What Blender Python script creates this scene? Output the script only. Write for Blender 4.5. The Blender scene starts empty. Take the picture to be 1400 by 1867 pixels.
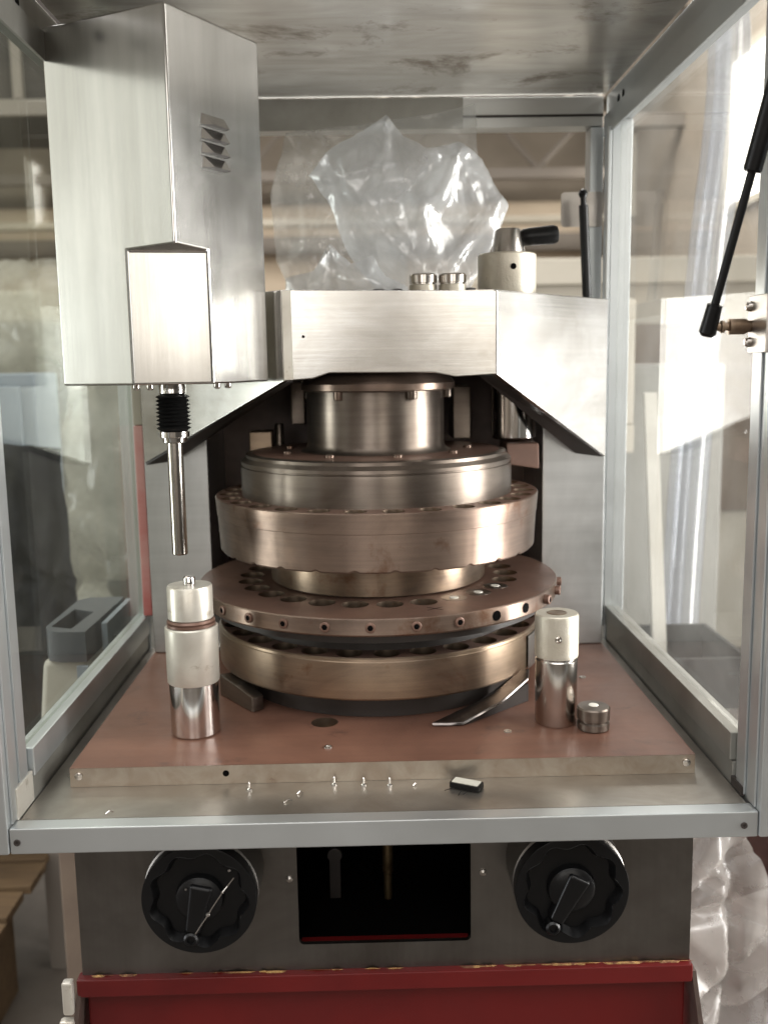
import bpy, bmesh, math, random
from mathutils import Vector, Matrix, noise
from mathutils.geometry import delaunay_2d_cdt

random.seed(7)
rad = math.radians
S = bpy.context.scene
COL = S.collection

# ---------------------------------------------------------------- camera
cam_d = bpy.data.cameras.new('camera')
cam = bpy.data.objects.new('camera', cam_d)
COL.objects.link(cam)
cam_d.sensor_fit = 'VERTICAL'
cam_d.sensor_height = 36.0
cam_d.lens = 1772.8 / 1867 * 36.0
cam_d.clip_start = 0.02
cam_d.clip_end = 200
cam_d.dof.use_dof = True
cam_d.dof.focus_distance = 1.10
cam_d.dof.aperture_fstop = 4.5
yaw, pit, rol = 0.0153, 0.1518, 0.0166
f = Vector((math.sin(yaw) * math.cos(pit), math.cos(yaw) * math.cos(pit), -math.sin(pit)))
r = Vector((math.cos(yaw), -math.sin(yaw), 0))
u = r.cross(f)
r2 = math.cos(rol) * r - math.sin(rol) * u
u2 = math.sin(rol) * r + math.cos(rol) * u
M = Matrix.Identity(4)
for i in range(3):
    M[i][0], M[i][1], M[i][2] = r2[i], u2[i], -f[i]
M.translation = Vector((-0.0109, -1.354, 0.4356))
cam.matrix_world = M
S.camera = cam

# ---------------------------------------------------------------- world, light, exposure
W = bpy.data.worlds.new('World')
S.world = W
W.use_nodes = True
W.node_tree.nodes['Background'].inputs[0].default_value = (0.9, 0.93, 1.0, 1)
W.node_tree.nodes['Background'].inputs[1].default_value = 0.12
S.view_settings.view_transform = 'Standard'
S.view_settings.look = 'None'
S.view_settings.exposure = 0.80
S.view_settings.gamma = 1.0
S.cycles.max_bounces = 10
S.cycles.transparent_max_bounces = 24
S.cycles.diffuse_bounces = 3
S.cycles.glossy_bounces = 5
S.cycles.transmission_bounces = 4
S.cycles.caustics_reflective = False
S.cycles.caustics_refractive = False
S.cycles.sample_clamp_indirect = 4.0
S.cycles.use_denoising = True


def area(name, loc, aim, sx, sy, watts, col):
    d = bpy.data.lights.new(name, 'AREA')
    d.shape = 'RECTANGLE'
    d.size, d.size_y = sx, sy
    d.energy = watts
    d.color = col
    o = bpy.data.objects.new(name, d)
    COL.objects.link(o)
    o.location = loc
    v = Vector(aim) - Vector(loc)
    o.rotation_euler = v.to_track_quat('-Z', 'Y').to_euler()
    return o


# daylight through the window band of the right wall, of the left wall, and the open
# loading door behind the photographer
area('right_window_light', (2.50, -1.0, 1.45), (0, -1.0, 1.2), 1.6, 1.2, 40, (1.0, 0.97, 0.92))
area('right_doorway_light', (2.52, -0.35, 0.05), (0, -0.35, 0.05), 0.85, 2.0, 90, (1.0, 0.98, 0.95))
area('side_fill_light', (2.55, 1.10, -0.12), (0, 1.1, -0.12), 1.4, 1.5, 5.5, (1.0, 0.98, 0.95))  # added lamp with no doorway behind it; whitens the right hood cheek
area('left_window_light', (-4.0, -1.6, 1.6), (0, -1.6, 1.2), 2.8, 3.1, 17, (0.95, 0.97, 1.0))
area('left_doorway_light', (-4.05, -0.60, 0.0), (0, -0.60, 0.0), 0.9, 2.0, 42, (0.93, 0.96, 1.0))
area('loading_door_light_near', (1.95, -7.8, 2.05), (1.95, 0, 1.4), 2.3, 3.3, 48, (1.0, 0.94, 0.85))
area('loading_door_light_far', (-1.45, -7.8, 2.05), (-1.45, 0, 1.4), 2.3, 3.3, 48, (1.0, 0.97, 0.92))  # gap between the two lamps stands in for the photographer's dark reflection
area('roof_fill_light', (-0.8, -1.5, 3.85), (-0.8, -1.501, 0), 5.5, 8.5, 280, (1.0, 0.99, 0.97))  # added ceiling fill, no roof opening; brightens the whole hall
area('rear_fill_light', (-0.8, 5.6, 3.85), (-0.8, 6.2, 0), 5.5, 3.6, 560, (1.0, 0.96, 0.90))  # added overhead fill for the end wall, no roof opening

# ---------------------------------------------------------------- node materials


def new_mat(name):
    m = bpy.data.materials.new(name)
    m.use_nodes = True
    nt = m.node_tree
    nt.nodes.clear()
    out = nt.nodes.new('ShaderNodeOutputMaterial')
    return m, nt, out


def N(nt, t, **kw):
    n = nt.nodes.new(t)
    for k, v in kw.items():
        setattr(n, k, v)
    return n


def lnk(nt, a, b):
    nt.links.new(a, b)


def noise_tex(nt, coord, scale_xyz, scale, detail=4, rough=0.55, dist=0.0):
    mp = N(nt, 'ShaderNodeMapping')
    mp.inputs['Scale'].default_value = scale_xyz
    lnk(nt, coord, mp.inputs['Vector'])
    t = N(nt, 'ShaderNodeTexNoise')
    t.inputs['Scale'].default_value = scale
    t.inputs['Detail'].default_value = detail
    t.inputs['Roughness'].default_value = rough
    t.inputs['Distortion'].default_value = dist
    lnk(nt, mp.outputs[0], t.inputs['Vector'])
    return t.outputs['Fac']


def ramp(nt, fac, stops):
    rp = N(nt, 'ShaderNodeValToRGB')
    el = rp.color_ramp.elements
    while len(el) < len(stops):
        el.new(0.5)
    for e, (p, c) in zip(el, stops):
        e.position = p
        e.color = (*c, 1) if len(c) == 3 else c
    lnk(nt, fac, rp.inputs[0])
    return rp.outputs[0]


def mrange(nt, fac, a, b, lo=0.3, hi=0.7):
    mr = N(nt, 'ShaderNodeMapRange')
    mr.inputs[1].default_value = lo
    mr.inputs[2].default_value = hi
    mr.inputs[3].default_value = a
    mr.inputs[4].default_value = b
    lnk(nt, fac, mr.inputs[0])
    return mr.outputs[0]


def mixc(nt, fac, a, b, mode='MIX'):
    mx = N(nt, 'ShaderNodeMix', data_type='RGBA', blend_type=mode)
    if isinstance(fac, float):
        mx.inputs[0].default_value = fac
    else:
        lnk(nt, fac, mx.inputs[0])
    for s, v in ((6, a), (7, b)):
        if isinstance(v, tuple):
            mx.inputs[s].default_value = (*v, 1)
        else:
            lnk(nt, v, mx.inputs[s])
    return mx.outputs[2]


def surf(name, col, rough, metal=0.0, col2=None, mix_scale=6.0, mix_xyz=(1, 1, 1), lo=0.35, hi=0.65,
         streak=None, streak_amt=0.0, rvar=0.0, bump=0.0, bump_xyz=(1, 1, 1), bump_scale=200.0, spots=None,
         spot_scale=30.0, spot_at=0.66, ior=1.5, detail=5, wob=0.0, wob_scale=3.0, turned=0.0):
    m, nt, out = new_mat(name)
    tc = N(nt, 'ShaderNodeTexCoord').outputs['Object']
    b = N(nt, 'ShaderNodeBsdfPrincipled')
    lnk(nt, b.outputs[0], out.inputs[0])
    b.inputs['Metallic'].default_value = metal
    b.inputs['IOR'].default_value = ior
    if turned:
        b.inputs['Anisotropic'].default_value = turned
        b.inputs['Anisotropic Rotation'].default_value = 0.25
        tg_ = N(nt, 'ShaderNodeTangent', direction_type='RADIAL', axis='Z')
        lnk(nt, tg_.outputs[0], b.inputs['Tangent'])
    c = col
    if col2:
        fac = noise_tex(nt, tc, mix_xyz, mix_scale, detail, 0.6, 0.6)
        c = ramp(nt, fac, [(lo, col), (hi, col2)])
    if streak:
        fs = noise_tex(nt, tc, streak, 1.0, 3, 0.6)
        g = mrange(nt, fs, 1 - streak_amt, 1 + streak_amt)
        cc = N(nt, 'ShaderNodeCombineColor')
        for k in range(3):
            lnk(nt, g, cc.inputs[k])
        c = mixc(nt, 1.0, c, cc.outputs[0], 'MULTIPLY')
    if spots:
        fp = noise_tex(nt, tc, (1, 1, 1), spot_scale, 6, 0.7, 0.3)
        k = mrange(nt, fp, 0.0, 0.85, spot_at, spot_at + 0.13)
        c = mixc(nt, k, c, spots)
    if isinstance(c, tuple):
        b.inputs['Base Color'].default_value = (*c, 1)
    else:
        lnk(nt, c, b.inputs['Base Color'])
    if rvar:
        fr = noise_tex(nt, tc, (1, 1, 1), 9.0, 5, 0.65)
        lnk(nt, mrange(nt, fr, rough - rvar, rough + rvar), b.inputs['Roughness'])
    else:
        b.inputs['Roughness'].default_value = rough
    if bump or wob:
        last = None
        if wob:
            fw = noise_tex(nt, tc, (1, 1, 0.6), wob_scale, 0.0, 0.4)
            bw = N(nt, 'ShaderNodeBump')
            bw.inputs['Strength'].default_value = 1.0
            bw.inputs['Distance'].default_value = wob
            lnk(nt, fw, bw.inputs['Height'])
            last = bw.outputs[0]
        if bump:
            fb = noise_tex(nt, tc, bump_xyz, bump_scale, 3, 0.6)
            bp = N(nt, 'ShaderNodeBump')
            bp.inputs['Strength'].default_value = bump
            bp.inputs['Distance'].default_value = 0.002
            lnk(nt, fb, bp.inputs['Height'])
            if last:
                lnk(nt, last, bp.inputs['Normal'])
            last = bp.outputs[0]
        lnk(nt, last, b.inputs['Normal'])
    return m


def film(name, tint, clear, gloss_rough=0.12, scatter=(0.75, 0.76, 0.76), haze=0.35, var=0.0, fres=1.45, refl=1.0, crinkle=0.0, crinkle_scale=16.0):
    """thin clear sheet: see-through, a share of milky scatter, Fresnel gloss"""
    m, nt, out = new_mat(name)
    tr = N(nt, 'ShaderNodeBsdfTransparent')
    tr.inputs[0].default_value = (*tint, 1)
    di = N(nt, 'ShaderNodeBsdfDiffuse')
    di.inputs[0].default_value = (*scatter, 1)
    tl = N(nt, 'ShaderNodeBsdfTranslucent')
    tl.inputs[0].default_value = (*scatter, 1)
    ad = N(nt, 'ShaderNodeMixShader')
    ad.inputs[0].default_value = 0.5
    lnk(nt, di.outputs[0], ad.inputs[1])
    lnk(nt, tl.outputs[0], ad.inputs[2])
    body = N(nt, 'ShaderNodeMixShader')
    body.inputs[0].default_value = haze
    if var:
        tc = N(nt, 'ShaderNodeTexCoord').outputs['Object']
        fv = noise_tex(nt, tc, (1, 1, 1), 7.0, 6, 0.65, 0.5)
        lnk(nt, mrange(nt, fv, max(0, haze - var), haze + var), body.inputs[0])
    lnk(nt, tr.outputs[0], body.inputs[1])
    lnk(nt, ad.outputs[0], body.inputs[2])
    gl = N(nt, 'ShaderNodeBsdfGlossy')
    gl.inputs['Roughness'].default_value = gloss_rough
    # Schlick reflectance from the facing angle, the same on both sides of the sheet
    f0 = ((fres - 1) / (fres + 1)) ** 2
    ge = N(nt, 'ShaderNodeNewGeometry')
    dt = N(nt, 'ShaderNodeVectorMath', operation='DOT_PRODUCT')
    lnk(nt, ge.outputs['Incoming'], dt.inputs[0])
    lnk(nt, ge.outputs['Normal'], dt.inputs[1])
    ab = N(nt, 'ShaderNodeMath', operation='ABSOLUTE')
    lnk(nt, dt.outputs['Value'], ab.inputs[0])
    om = N(nt, 'ShaderNodeMath', operation='SUBTRACT', use_clamp=True)
    om.inputs[0].default_value = 1.0
    lnk(nt, ab.outputs[0], om.inputs[1])
    pw = N(nt, 'ShaderNodeMath', operation='POWER')
    lnk(nt, om.outputs[0], pw.inputs[0])
    pw.inputs[1].default_value = 5.0
    ma = N(nt, 'ShaderNodeMath', operation='MULTIPLY_ADD', use_clamp=True)
    lnk(nt, pw.outputs[0], ma.inputs[0])
    ma.inputs[1].default_value = (1 - f0) * refl
    ma.inputs[2].default_value = f0 * refl
    if crinkle:
        tc2 = N(nt, 'ShaderNodeTexCoord').outputs['Object']
        nrm_in = None
        for sc_, am_ in ((crinkle_scale, 1.0), (crinkle_scale * 2.6, 0.45)):
            fn = noise_tex(nt, tc2, (1, 1, 0.7), sc_, 1.5, 0.5, 0.9)
            a1 = N(nt, 'ShaderNodeMath', operation='SUBTRACT')
            lnk(nt, fn, a1.inputs[0])
            a1.inputs[1].default_value = 0.5
            a2 = N(nt, 'ShaderNodeMath', operation='ABSOLUTE')
            lnk(nt, a1.outputs[0], a2.inputs[0])
            bp = N(nt, 'ShaderNodeBump')
            bp.inputs['Strength'].default_value = 1.0
            bp.inputs['Distance'].default_value = crinkle * am_
            lnk(nt, a2.outputs[0], bp.inputs['Height'])
            if nrm_in:
                lnk(nt, nrm_in, bp.inputs['Normal'])
            nrm_in = bp.outputs[0]
        lnk(nt, nrm_in, gl.inputs['Normal'])
        lnk(nt, nrm_in, di.inputs['Normal'])
        nd = N(nt, 'ShaderNodeVectorMath', operation='DOT_PRODUCT')
        lnk(nt, ge.outputs['Incoming'], nd.inputs[0])
        lnk(nt, nrm_in, nd.inputs[1])
        lnk(nt, nd.outputs['Value'], ab.inputs[0])
    top = N(nt, 'ShaderNodeMixShader')
    lnk(nt, ma.outputs[0], top.inputs[0])
    lnk(nt, body.outputs[0], top.inputs[1])
    lnk(nt, gl.outputs[0], top.inputs[2])
    lnk(nt, top.outputs[0], out.inputs[0])
    return m


def emit(name, col, s):
    m, nt, out = new_mat(name)
    e = N(nt, 'ShaderNodeEmission')
    e.inputs[0].default_value = (*col, 1)
    e.inputs[1].default_value = s
    lnk(nt, e.outputs[0], out.inputs[0])
    return m


MT = {
    'steel': surf('brushed_stainless', (0.60, 0.59, 0.57), 0.34, 1.0, (0.52, 0.51, 0.49), 5, (1, 1, 0.35),
                  streak=(1.5, 1.5, 120), streak_amt=0.04, rvar=0.05, bump=0.03, bump_xyz=(0.02, 0.02, 1), wob=0.0012, wob_scale=4.0),
    'head': surf('brushed_head_steel', (0.62, 0.61, 0.59), 0.21, 1.0, (0.50, 0.49, 0.465), 5, (1.6, 1.6, 0.25),
                 streak=(60, 60, 1.0), streak_amt=0.06, rvar=0.03, bump=0.025, bump_xyz=(1, 1, 0.02), wob=0.010, wob_scale=3.6),
    'hood': surf('brushed_hood_steel', (0.66, 0.65, 0.63), 0.225, 1.0, (0.53, 0.51, 0.475), 9, (1, 1, 1.6),
                 streak=(2, 2, 90), streak_amt=0.05, rvar=0.02, bump=0.03, bump_xyz=(0.03, 0.03, 1), wob=0.006, wob_scale=5),
    'column': surf('dull_stainless', (0.62, 0.63, 0.63), 0.42, 1.0, (0.50, 0.51, 0.51), 9, (1, 1, 0.4),
                   streak=(3, 3, 90), streak_amt=0.05, rvar=0.07, bump=0.03, bump_xyz=(0.03, 0.03, 1)),
    'panel': surf('smudged_stainless', (0.20, 0.19, 0.178), 0.36, 1.0, (0.13, 0.12, 0.11), 6, (1, 1, 1),
                  streak=(120, 2, 2), streak_amt=0.04, rvar=0.08, spots=(0.16, 0.12, 0.09), spot_scale=14, spot_at=0.70),
    'shelf': surf('greasy_steel_shelf', (0.42, 0.395, 0.36), 0.36, 0.9, (0.32, 0.295, 0.26), 12, (1, 1.3, 1),
                  rvar=0.1, spots=(0.10, 0.07, 0.05), spot_scale=22, spot_at=0.68),
    'alu_daylit': surf('daylit_aluminium', (0.80, 0.80, 0.77), 0.42, 0.3, (0.74, 0.74, 0.71), 4, rvar=0.05),  # paler copy of the aluminium, caught daylight put into its colour
    'alu_dusty_dim': surf('dusty_dim_aluminium', (0.40, 0.395, 0.365), 0.42, 0.7, (0.30, 0.29, 0.26), 6, (1, 1, 1), rvar=0.06),  # dusty tone, with dark reflections and missing light put into the colour
    'alu': surf('anodised_aluminium', (0.62, 0.65, 0.66), 0.38, 0.85, (0.56, 0.59, 0.60), 3, (1, 1, 1), rvar=0.05, bump=0.02),
    'turret': surf('rust_filmed_steel', (0.305, 0.225, 0.178), 0.37, 0.85, (0.185, 0.135, 0.110), 6, (1, 1, 2.2),
                   streak=(7, 7, 260), streak_amt=0.09, rvar=0.06, bump=0.04, bump_xyz=(0.05, 0.05, 1), bump_scale=350,
                   spots=(0.17, 0.085, 0.05), spot_scale=15, spot_at=0.57, turned=0.75),
    'turret_low': surf('golden_rusted_steel', (0.355, 0.264, 0.182), 0.36, 0.85, (0.195, 0.146, 0.112), 6, (1, 1, 2.2),
                       streak=(7, 7, 260), streak_amt=0.09, rvar=0.06, bump=0.04, bump_xyz=(0.05, 0.05, 1), bump_scale=350,
                       spots=(0.18, 0.09, 0.05), spot_scale=15, spot_at=0.57, turned=0.75),
    'turret_top': surf('brown_turret_top', (0.20, 0.115, 0.085), 0.42, 0.35, (0.145, 0.085, 0.065), 14, (1, 1, 1), rvar=0.1),
    'grey_steel': surf('dark_machined_steel', (0.205, 0.172, 0.145), 0.36, 0.9, (0.15, 0.122, 0.102), 9, (1, 1, 3),
                       streak=(5, 5, 240), streak_amt=0.08, rvar=0.06, bump=0.03, bump_xyz=(0.05, 0.05, 1), bump_scale=350,
                       spots=(0.19, 0.10, 0.06), spot_scale=30, spot_at=0.70, turned=0.75),
    'bare': surf('bare_steel', (0.50, 0.47, 0.44), 0.34, 1.0, (0.40, 0.37, 0.34), 12, rvar=0.06),
    'plate': surf('red_brown_plate', (0.240, 0.118, 0.080), 0.40, 0.15, (0.150, 0.074, 0.052), 5, (1, 1, 1), streak=(4, 90, 4), streak_amt=0.05, rvar=0.11,
                  spots=(0.085, 0.048, 0.038), spot_scale=11, spot_at=0.60, bump=0.03, bump_scale=60),
    'plate_edge': surf('worn_plate_edge', (0.42, 0.37, 0.31), 0.4, 0.9, (0.33, 0.27, 0.215), 30, (1, 1, 1), rvar=0.08,
                       spots=(0.14, 0.07, 0.045), spot_scale=30, spot_at=0.64),
    'chrome': surf('polished_steel', (0.72, 0.70, 0.68), 0.12, 1.0, rvar=0.03),
    'chrome_worn': surf('worn_polished_steel', (0.60, 0.57, 0.53), 0.20, 1.0, (0.50, 0.46, 0.42), 15, rvar=0.05),
    'ivory': surf('knurled_pale_metal', (0.66, 0.62, 0.53), 0.42, 0.55, (0.56, 0.51, 0.42), 22, rvar=0.08,
                  spots=(0.26, 0.21, 0.14), spot_scale=40, spot_at=0.62, bump=0.25, bump_scale=420),
    'white_ring': surf('smooth_pale_metal', (0.70, 0.67, 0.60), 0.38, 0.5, (0.60, 0.56, 0.49), 20, rvar=0.08,
                       spots=(0.30, 0.25, 0.17), spot_scale=38, spot_at=0.60),
    'blackp': surf('black_plastic', (0.004, 0.004, 0.0044), 0.36, 0.0, ior=1.36, rvar=0.06, bump=0.03),
    'rubber': surf('black_rubber', (0.006, 0.006, 0.006), 0.45, 0.0, rvar=0.08, ior=1.35),
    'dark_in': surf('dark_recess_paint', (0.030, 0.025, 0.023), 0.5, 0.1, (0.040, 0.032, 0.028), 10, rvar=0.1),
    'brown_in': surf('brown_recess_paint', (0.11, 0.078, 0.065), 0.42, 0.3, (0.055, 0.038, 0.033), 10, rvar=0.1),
    'black_hole': surf('hole_and_mark_black', (0.004, 0.0035, 0.0035), 0.8, ior=1.12),  # shade inside holes painted as near-black; the scribed mark shares it
    'red': surf('dark_red_paint', (0.125, 0.0065, 0.0065), 0.38, 0.0, (0.09, 0.005, 0.0055), 5, rvar=0.06,
                spots=(0.07, 0.02, 0.015), spot_scale=13, spot_at=0.70),
    'rust': surf('rust_scale', (0.42, 0.25, 0.09), 0.8, 0.0, (0.13, 0.05, 0.025), 40, (1, 1, 1), lo=0.42, hi=0.58),
    'dark_blade': surf('dark_oily_blade', (0.12, 0.10, 0.092), 0.20, 0.95, (0.26, 0.235, 0.22), 22, rvar=0.04),
    'brass': surf('oily_brass', (0.28, 0.20, 0.11), 0.4, 0.9, (0.12, 0.08, 0.04), 45),
    'top_pane': surf('dirty_top_sheet', (0.80, 0.77, 0.72), 0.20, 0.35, (0.58, 0.55, 0.50), 5, (1, 3.5, 1), rvar=0.035,
                     spots=(0.20, 0.155, 0.115), spot_scale=8, spot_at=0.55, wob=0.010, wob_scale=5),
    'white_paint': surf('white_tag', (0.62, 0.60, 0.52), 0.5),
    'pellet': surf('pale_crumb', (0.80, 0.76, 0.68), 0.5),
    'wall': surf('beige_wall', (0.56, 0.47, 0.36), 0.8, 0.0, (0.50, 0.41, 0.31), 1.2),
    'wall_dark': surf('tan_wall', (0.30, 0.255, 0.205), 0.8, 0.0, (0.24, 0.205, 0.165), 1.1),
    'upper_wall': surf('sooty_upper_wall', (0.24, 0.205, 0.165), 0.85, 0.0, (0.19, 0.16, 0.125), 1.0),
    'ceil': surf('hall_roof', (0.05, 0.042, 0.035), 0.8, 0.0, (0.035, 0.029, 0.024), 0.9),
    'floor': surf('dirty_concrete', (0.085, 0.07, 0.056), 0.6, 0.0, (0.045, 0.037, 0.03), 3, rvar=0.12,
                  spots=(0.03, 0.025, 0.02), spot_scale=4, spot_at=0.62),
    'truss': surf('dull_truss_steel', (0.20, 0.175, 0.15), 0.6, 0.2),
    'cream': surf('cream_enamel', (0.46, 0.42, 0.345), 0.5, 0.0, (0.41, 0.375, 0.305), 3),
    'green_grey': surf('grey_green_enamel', (0.215, 0.21, 0.185), 0.45, 0.0, (0.18, 0.175, 0.155), 4),
    'blue_grey': surf('blue_grey_enamel', (0.20, 0.23, 0.27), 0.45),
    'cloth': surf('charcoal_cloth', (0.010, 0.010, 0.012), 0.9, 0.0, (0.020, 0.020, 0.023), 9, ior=1.15),
    'lid': surf('slate_plastic', (0.055, 0.062, 0.072), 0.42),
    'bin': surf('off_white_plastic', (0.46, 0.44, 0.39), 0.5, 0.0, (0.40, 0.38, 0.33), 9),
    'pinkred': surf('red_reflection_tone', (0.52, 0.15, 0.14), 0.45, 0.0, (0.62, 0.35, 0.32), 9),  # colour of a red reflection painted on the left rear post
    'wood': surf('pallet_wood', (0.13, 0.080, 0.036), 0.7, 0.0, (0.085, 0.052, 0.025), 6, (1, 8, 8)),
    'card': surf('cardboard', (0.20, 0.155, 0.115), 0.75, 0.0, (0.16, 0.12, 0.09), 8),
    'film': film('clear_film', (0.96, 0.96, 0.95), 0.6, 0.12, (0.80, 0.80, 0.78), 0.24, 0.10, 1.7, 1.0, 0.008, 9.0),
    'bag': film('milky_film', (0.95, 0.96, 0.97), 0.5, 0.18, (0.88, 0.89, 0.90), 0.36, 0.10, 1.9, 1.0, 0.008, 9.0),
    'wrap': film('dusty_wrap', (0.92, 0.93, 0.90), 0.4, 0.22, (0.60, 0.58, 0.52), 0.46, 0.18, 1.5, 1.0, 0.03, 4.0),
    'pile': film('thick_film', (0.92, 0.92, 0.92), 0.3, 0.24, (0.58, 0.55, 0.51), 0.36, 0.10, 1.5, 0.8),
    'pvc': film('clear_hose', (0.86, 0.87, 0.89), 0.5, 0.10, (0.62, 0.65, 0.70), 0.22, 0.05, 1.7),
    'pane': film('acrylic_pane', (0.965, 0.97, 0.965), 0.8, 0.012, (0.6, 0.6, 0.57), 0.05, 0.04, 1.42, 0.65),
    'pane_smear': film('smeared_acrylic', (0.90, 0.92, 0.88), 0.8, 0.03, (0.50, 0.50, 0.44), 0.025, 0.02, 1.42, 0.45),
    'daylight': emit('daylit_glazing', (1.0, 0.95, 0.86), 3.2),
}

MT['bore'] = surf('bore_wall', (0.30, 0.23, 0.17), 0.34, 0.9, (0.22, 0.16, 0.12), 20)
MT['bore_dark'] = surf('oily_bore_wall', (0.05, 0.043, 0.038), 0.22, 0.6, (0.03, 0.026, 0.024), 20)

# ---------------------------------------------------------------- mesh helpers


class MB:
    def __init__(s):
        s.v, s.f, s.sm = [], [], []

    def add(s, vs, fs, smooth=False):
        o = len(s.v)
        s.v += [tuple(p) for p in vs]
        s.f += [tuple(i + o for i in q) for q in fs]
        s.sm += [smooth] * len(fs)
        return s

    def box(s, x0, x1, y0, y1, z0, z1):
        return s.add([(x0, y0, z0), (x1, y0, z0), (x1, y1, z0), (x0, y1, z0), (x0, y0, z1), (x1, y0, z1), (x1, y1, z1), (x0, y1, z1)],
                     [(3, 2, 1, 0), (4, 5, 6, 7), (0, 1, 5, 4), (1, 2, 6, 5), (2, 3, 7, 6), (3, 0, 4, 7)])

    def hexa(s, bottom, top):
        """four bottom points and four top points in the same turning order (ccw from above)"""
        return s.add(list(bottom) + list(top), [(3, 2, 1, 0), (4, 5, 6, 7), (0, 1, 5, 4), (1, 2, 6, 5), (2, 3, 7, 6), (3, 0, 4, 7)])

    def prism(s, poly, z0, z1):
        n = len(poly)
        vs = [(x, y, z0) for x, y in poly] + [(x, y, z1) for x, y in poly]
        fs = [tuple(range(n - 1, -1, -1)), tuple(range(n, 2 * n))] + [(i, (i + 1) % n, n + (i + 1) % n, n + i) for i in range(n)]
        return s.add(vs, fs)

    def prism3(s, pts, off):
        """flat polygon in space, thickened along off"""
        n = len(pts)
        off = Vector(off)
        vs = [Vector(p) for p in pts] + [Vector(p) + off for p in pts]
        fs = [tuple(range(n - 1, -1, -1)), tuple(range(n, 2 * n))] + [(i, (i + 1) % n, n + (i + 1) % n, n + i) for i in range(n)]
        return s.add(vs, fs)

    def lathe(s, prof, c=(0, 0, 0), seg=48, axis='Z', a0=0.0, a1=None):
        """profile of (radius, height) turned round an axis through c"""
        full = a1 is None
        n = seg if full else seg + 1
        vs, fs = [], []
        for rr, h in prof:
            for k in range(n):
                t = 2 * math.pi * k / seg if full else a0 + (a1 - a0) * k / seg
                a, b = rr * math.cos(t), rr * math.sin(t)
                p = {'Z': (a, b, h), 'Y': (a, h, b), 'X': (h, a, b)}[axis]
                vs.append((p[0] + c[0], p[1] + c[1], p[2] + c[2]))
        flip = axis == 'Y'
        for i in range(len(prof) - 1):
            for k in range(n if full else n - 1):
                k2 = (k + 1) % n
                q = (i * n + k, i * n + k2, (i + 1) * n + k2, (i + 1) * n + k)
                fs.append(q[::-1] if flip else q)
        if full:
            for i, rev in ((0, True), (len(prof) - 1, False)):
                if prof[i][0] > 1e-6:
                    q = tuple(i * n + k for k in range(n))
                    fs.append(q[::-1] if rev != flip else q)
        return s.add(vs, fs, True)

    def tube(s, path, rr, seg=12, caps=True):
        path = [Vector(p) for p in path]
        n = len(path)
        rr = rr if isinstance(rr, (list, tuple)) else [rr] * n
        vs, fs = [], []
        prev = None
        for i, p in enumerate(path):
            t = (path[min(i + 1, n - 1)] - path[max(i - 1, 0)]).normalized()
            a = t.orthogonal().normalized() if prev is None else (prev - t * prev.dot(t)).normalized()
            prev = a
            b = t.cross(a)
            for k in range(seg):
                w = 2 * math.pi * k / seg
                vs.append(p + (a * math.cos(w) + b * math.sin(w)) * rr[i])
        for i in range(n - 1):
            for k in range(seg):
                k2 = (k + 1) % seg
                fs.append((i * seg + k, i * seg + k2, (i + 1) * seg + k2, (i + 1) * seg + k))
        if caps:
            fs.append(tuple(range(seg - 1, -1, -1)))
            fs.append(tuple((n - 1) * seg + k for k in range(seg)))
        return s.add(vs, fs, True)

    def cap_with_holes(s, loops, z):
        """flat face at height z bounded by the first loop, pierced by the others"""
        bm = bmesh.new()
        es = []
        for lp in loops:
            vv = [bm.verts.new((x, y, 0)) for x, y in lp]
            es += [bm.edges.new((vv[i], vv[(i + 1) % len(vv)])) for i in range(len(vv))]
        bmesh.ops.triangle_fill(bm, use_beauty=True, use_dissolve=False, edges=es, normal=(0, 0, 1))
        bm.verts.index_update()
        o = [(v.co.x, v.co.y, z) for v in bm.verts]
        fs = []
        for fc in bm.faces:
            q = [v.index for v in fc.verts]
            fs.append(tuple(q if fc.normal.z > 0 else q[::-1]))
        bm.free()
        return s.add(o, fs)

    def wall(s, lp, z0, z1, inward=False):
        n = len(lp)
        vs = [(x, y, z0) for x, y in lp] + [(x, y, z1) for x, y in lp]
        fs = [(i, (i + 1) % n, n + (i + 1) % n, n + i) for i in range(n)]
        if inward:
            fs = [q[::-1] for q in fs]
        return s.add(vs, fs, True)

    def disc(s, lp, z):
        return s.add([(x, y, z) for x, y in lp], [tuple(range(len(lp)))])

    def xform(s, mat, start=0):
        for i in range(start, len(s.v)):
            s.v[i] = tuple(mat @ Vector(s.v[i]))
        return s

    def build(s, name, mat, parent=None, bevel=0.0, origin=None, flat=False, seg=2, autos=35):
        o = make(name, s, mat, parent, bevel, origin, flat, seg, autos)
        return o


ROOT = {}


def world_of(o):
    p = Vector((0, 0, 0))
    while o is not None:
        p += o.location
        o = o.parent
    return p


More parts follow.
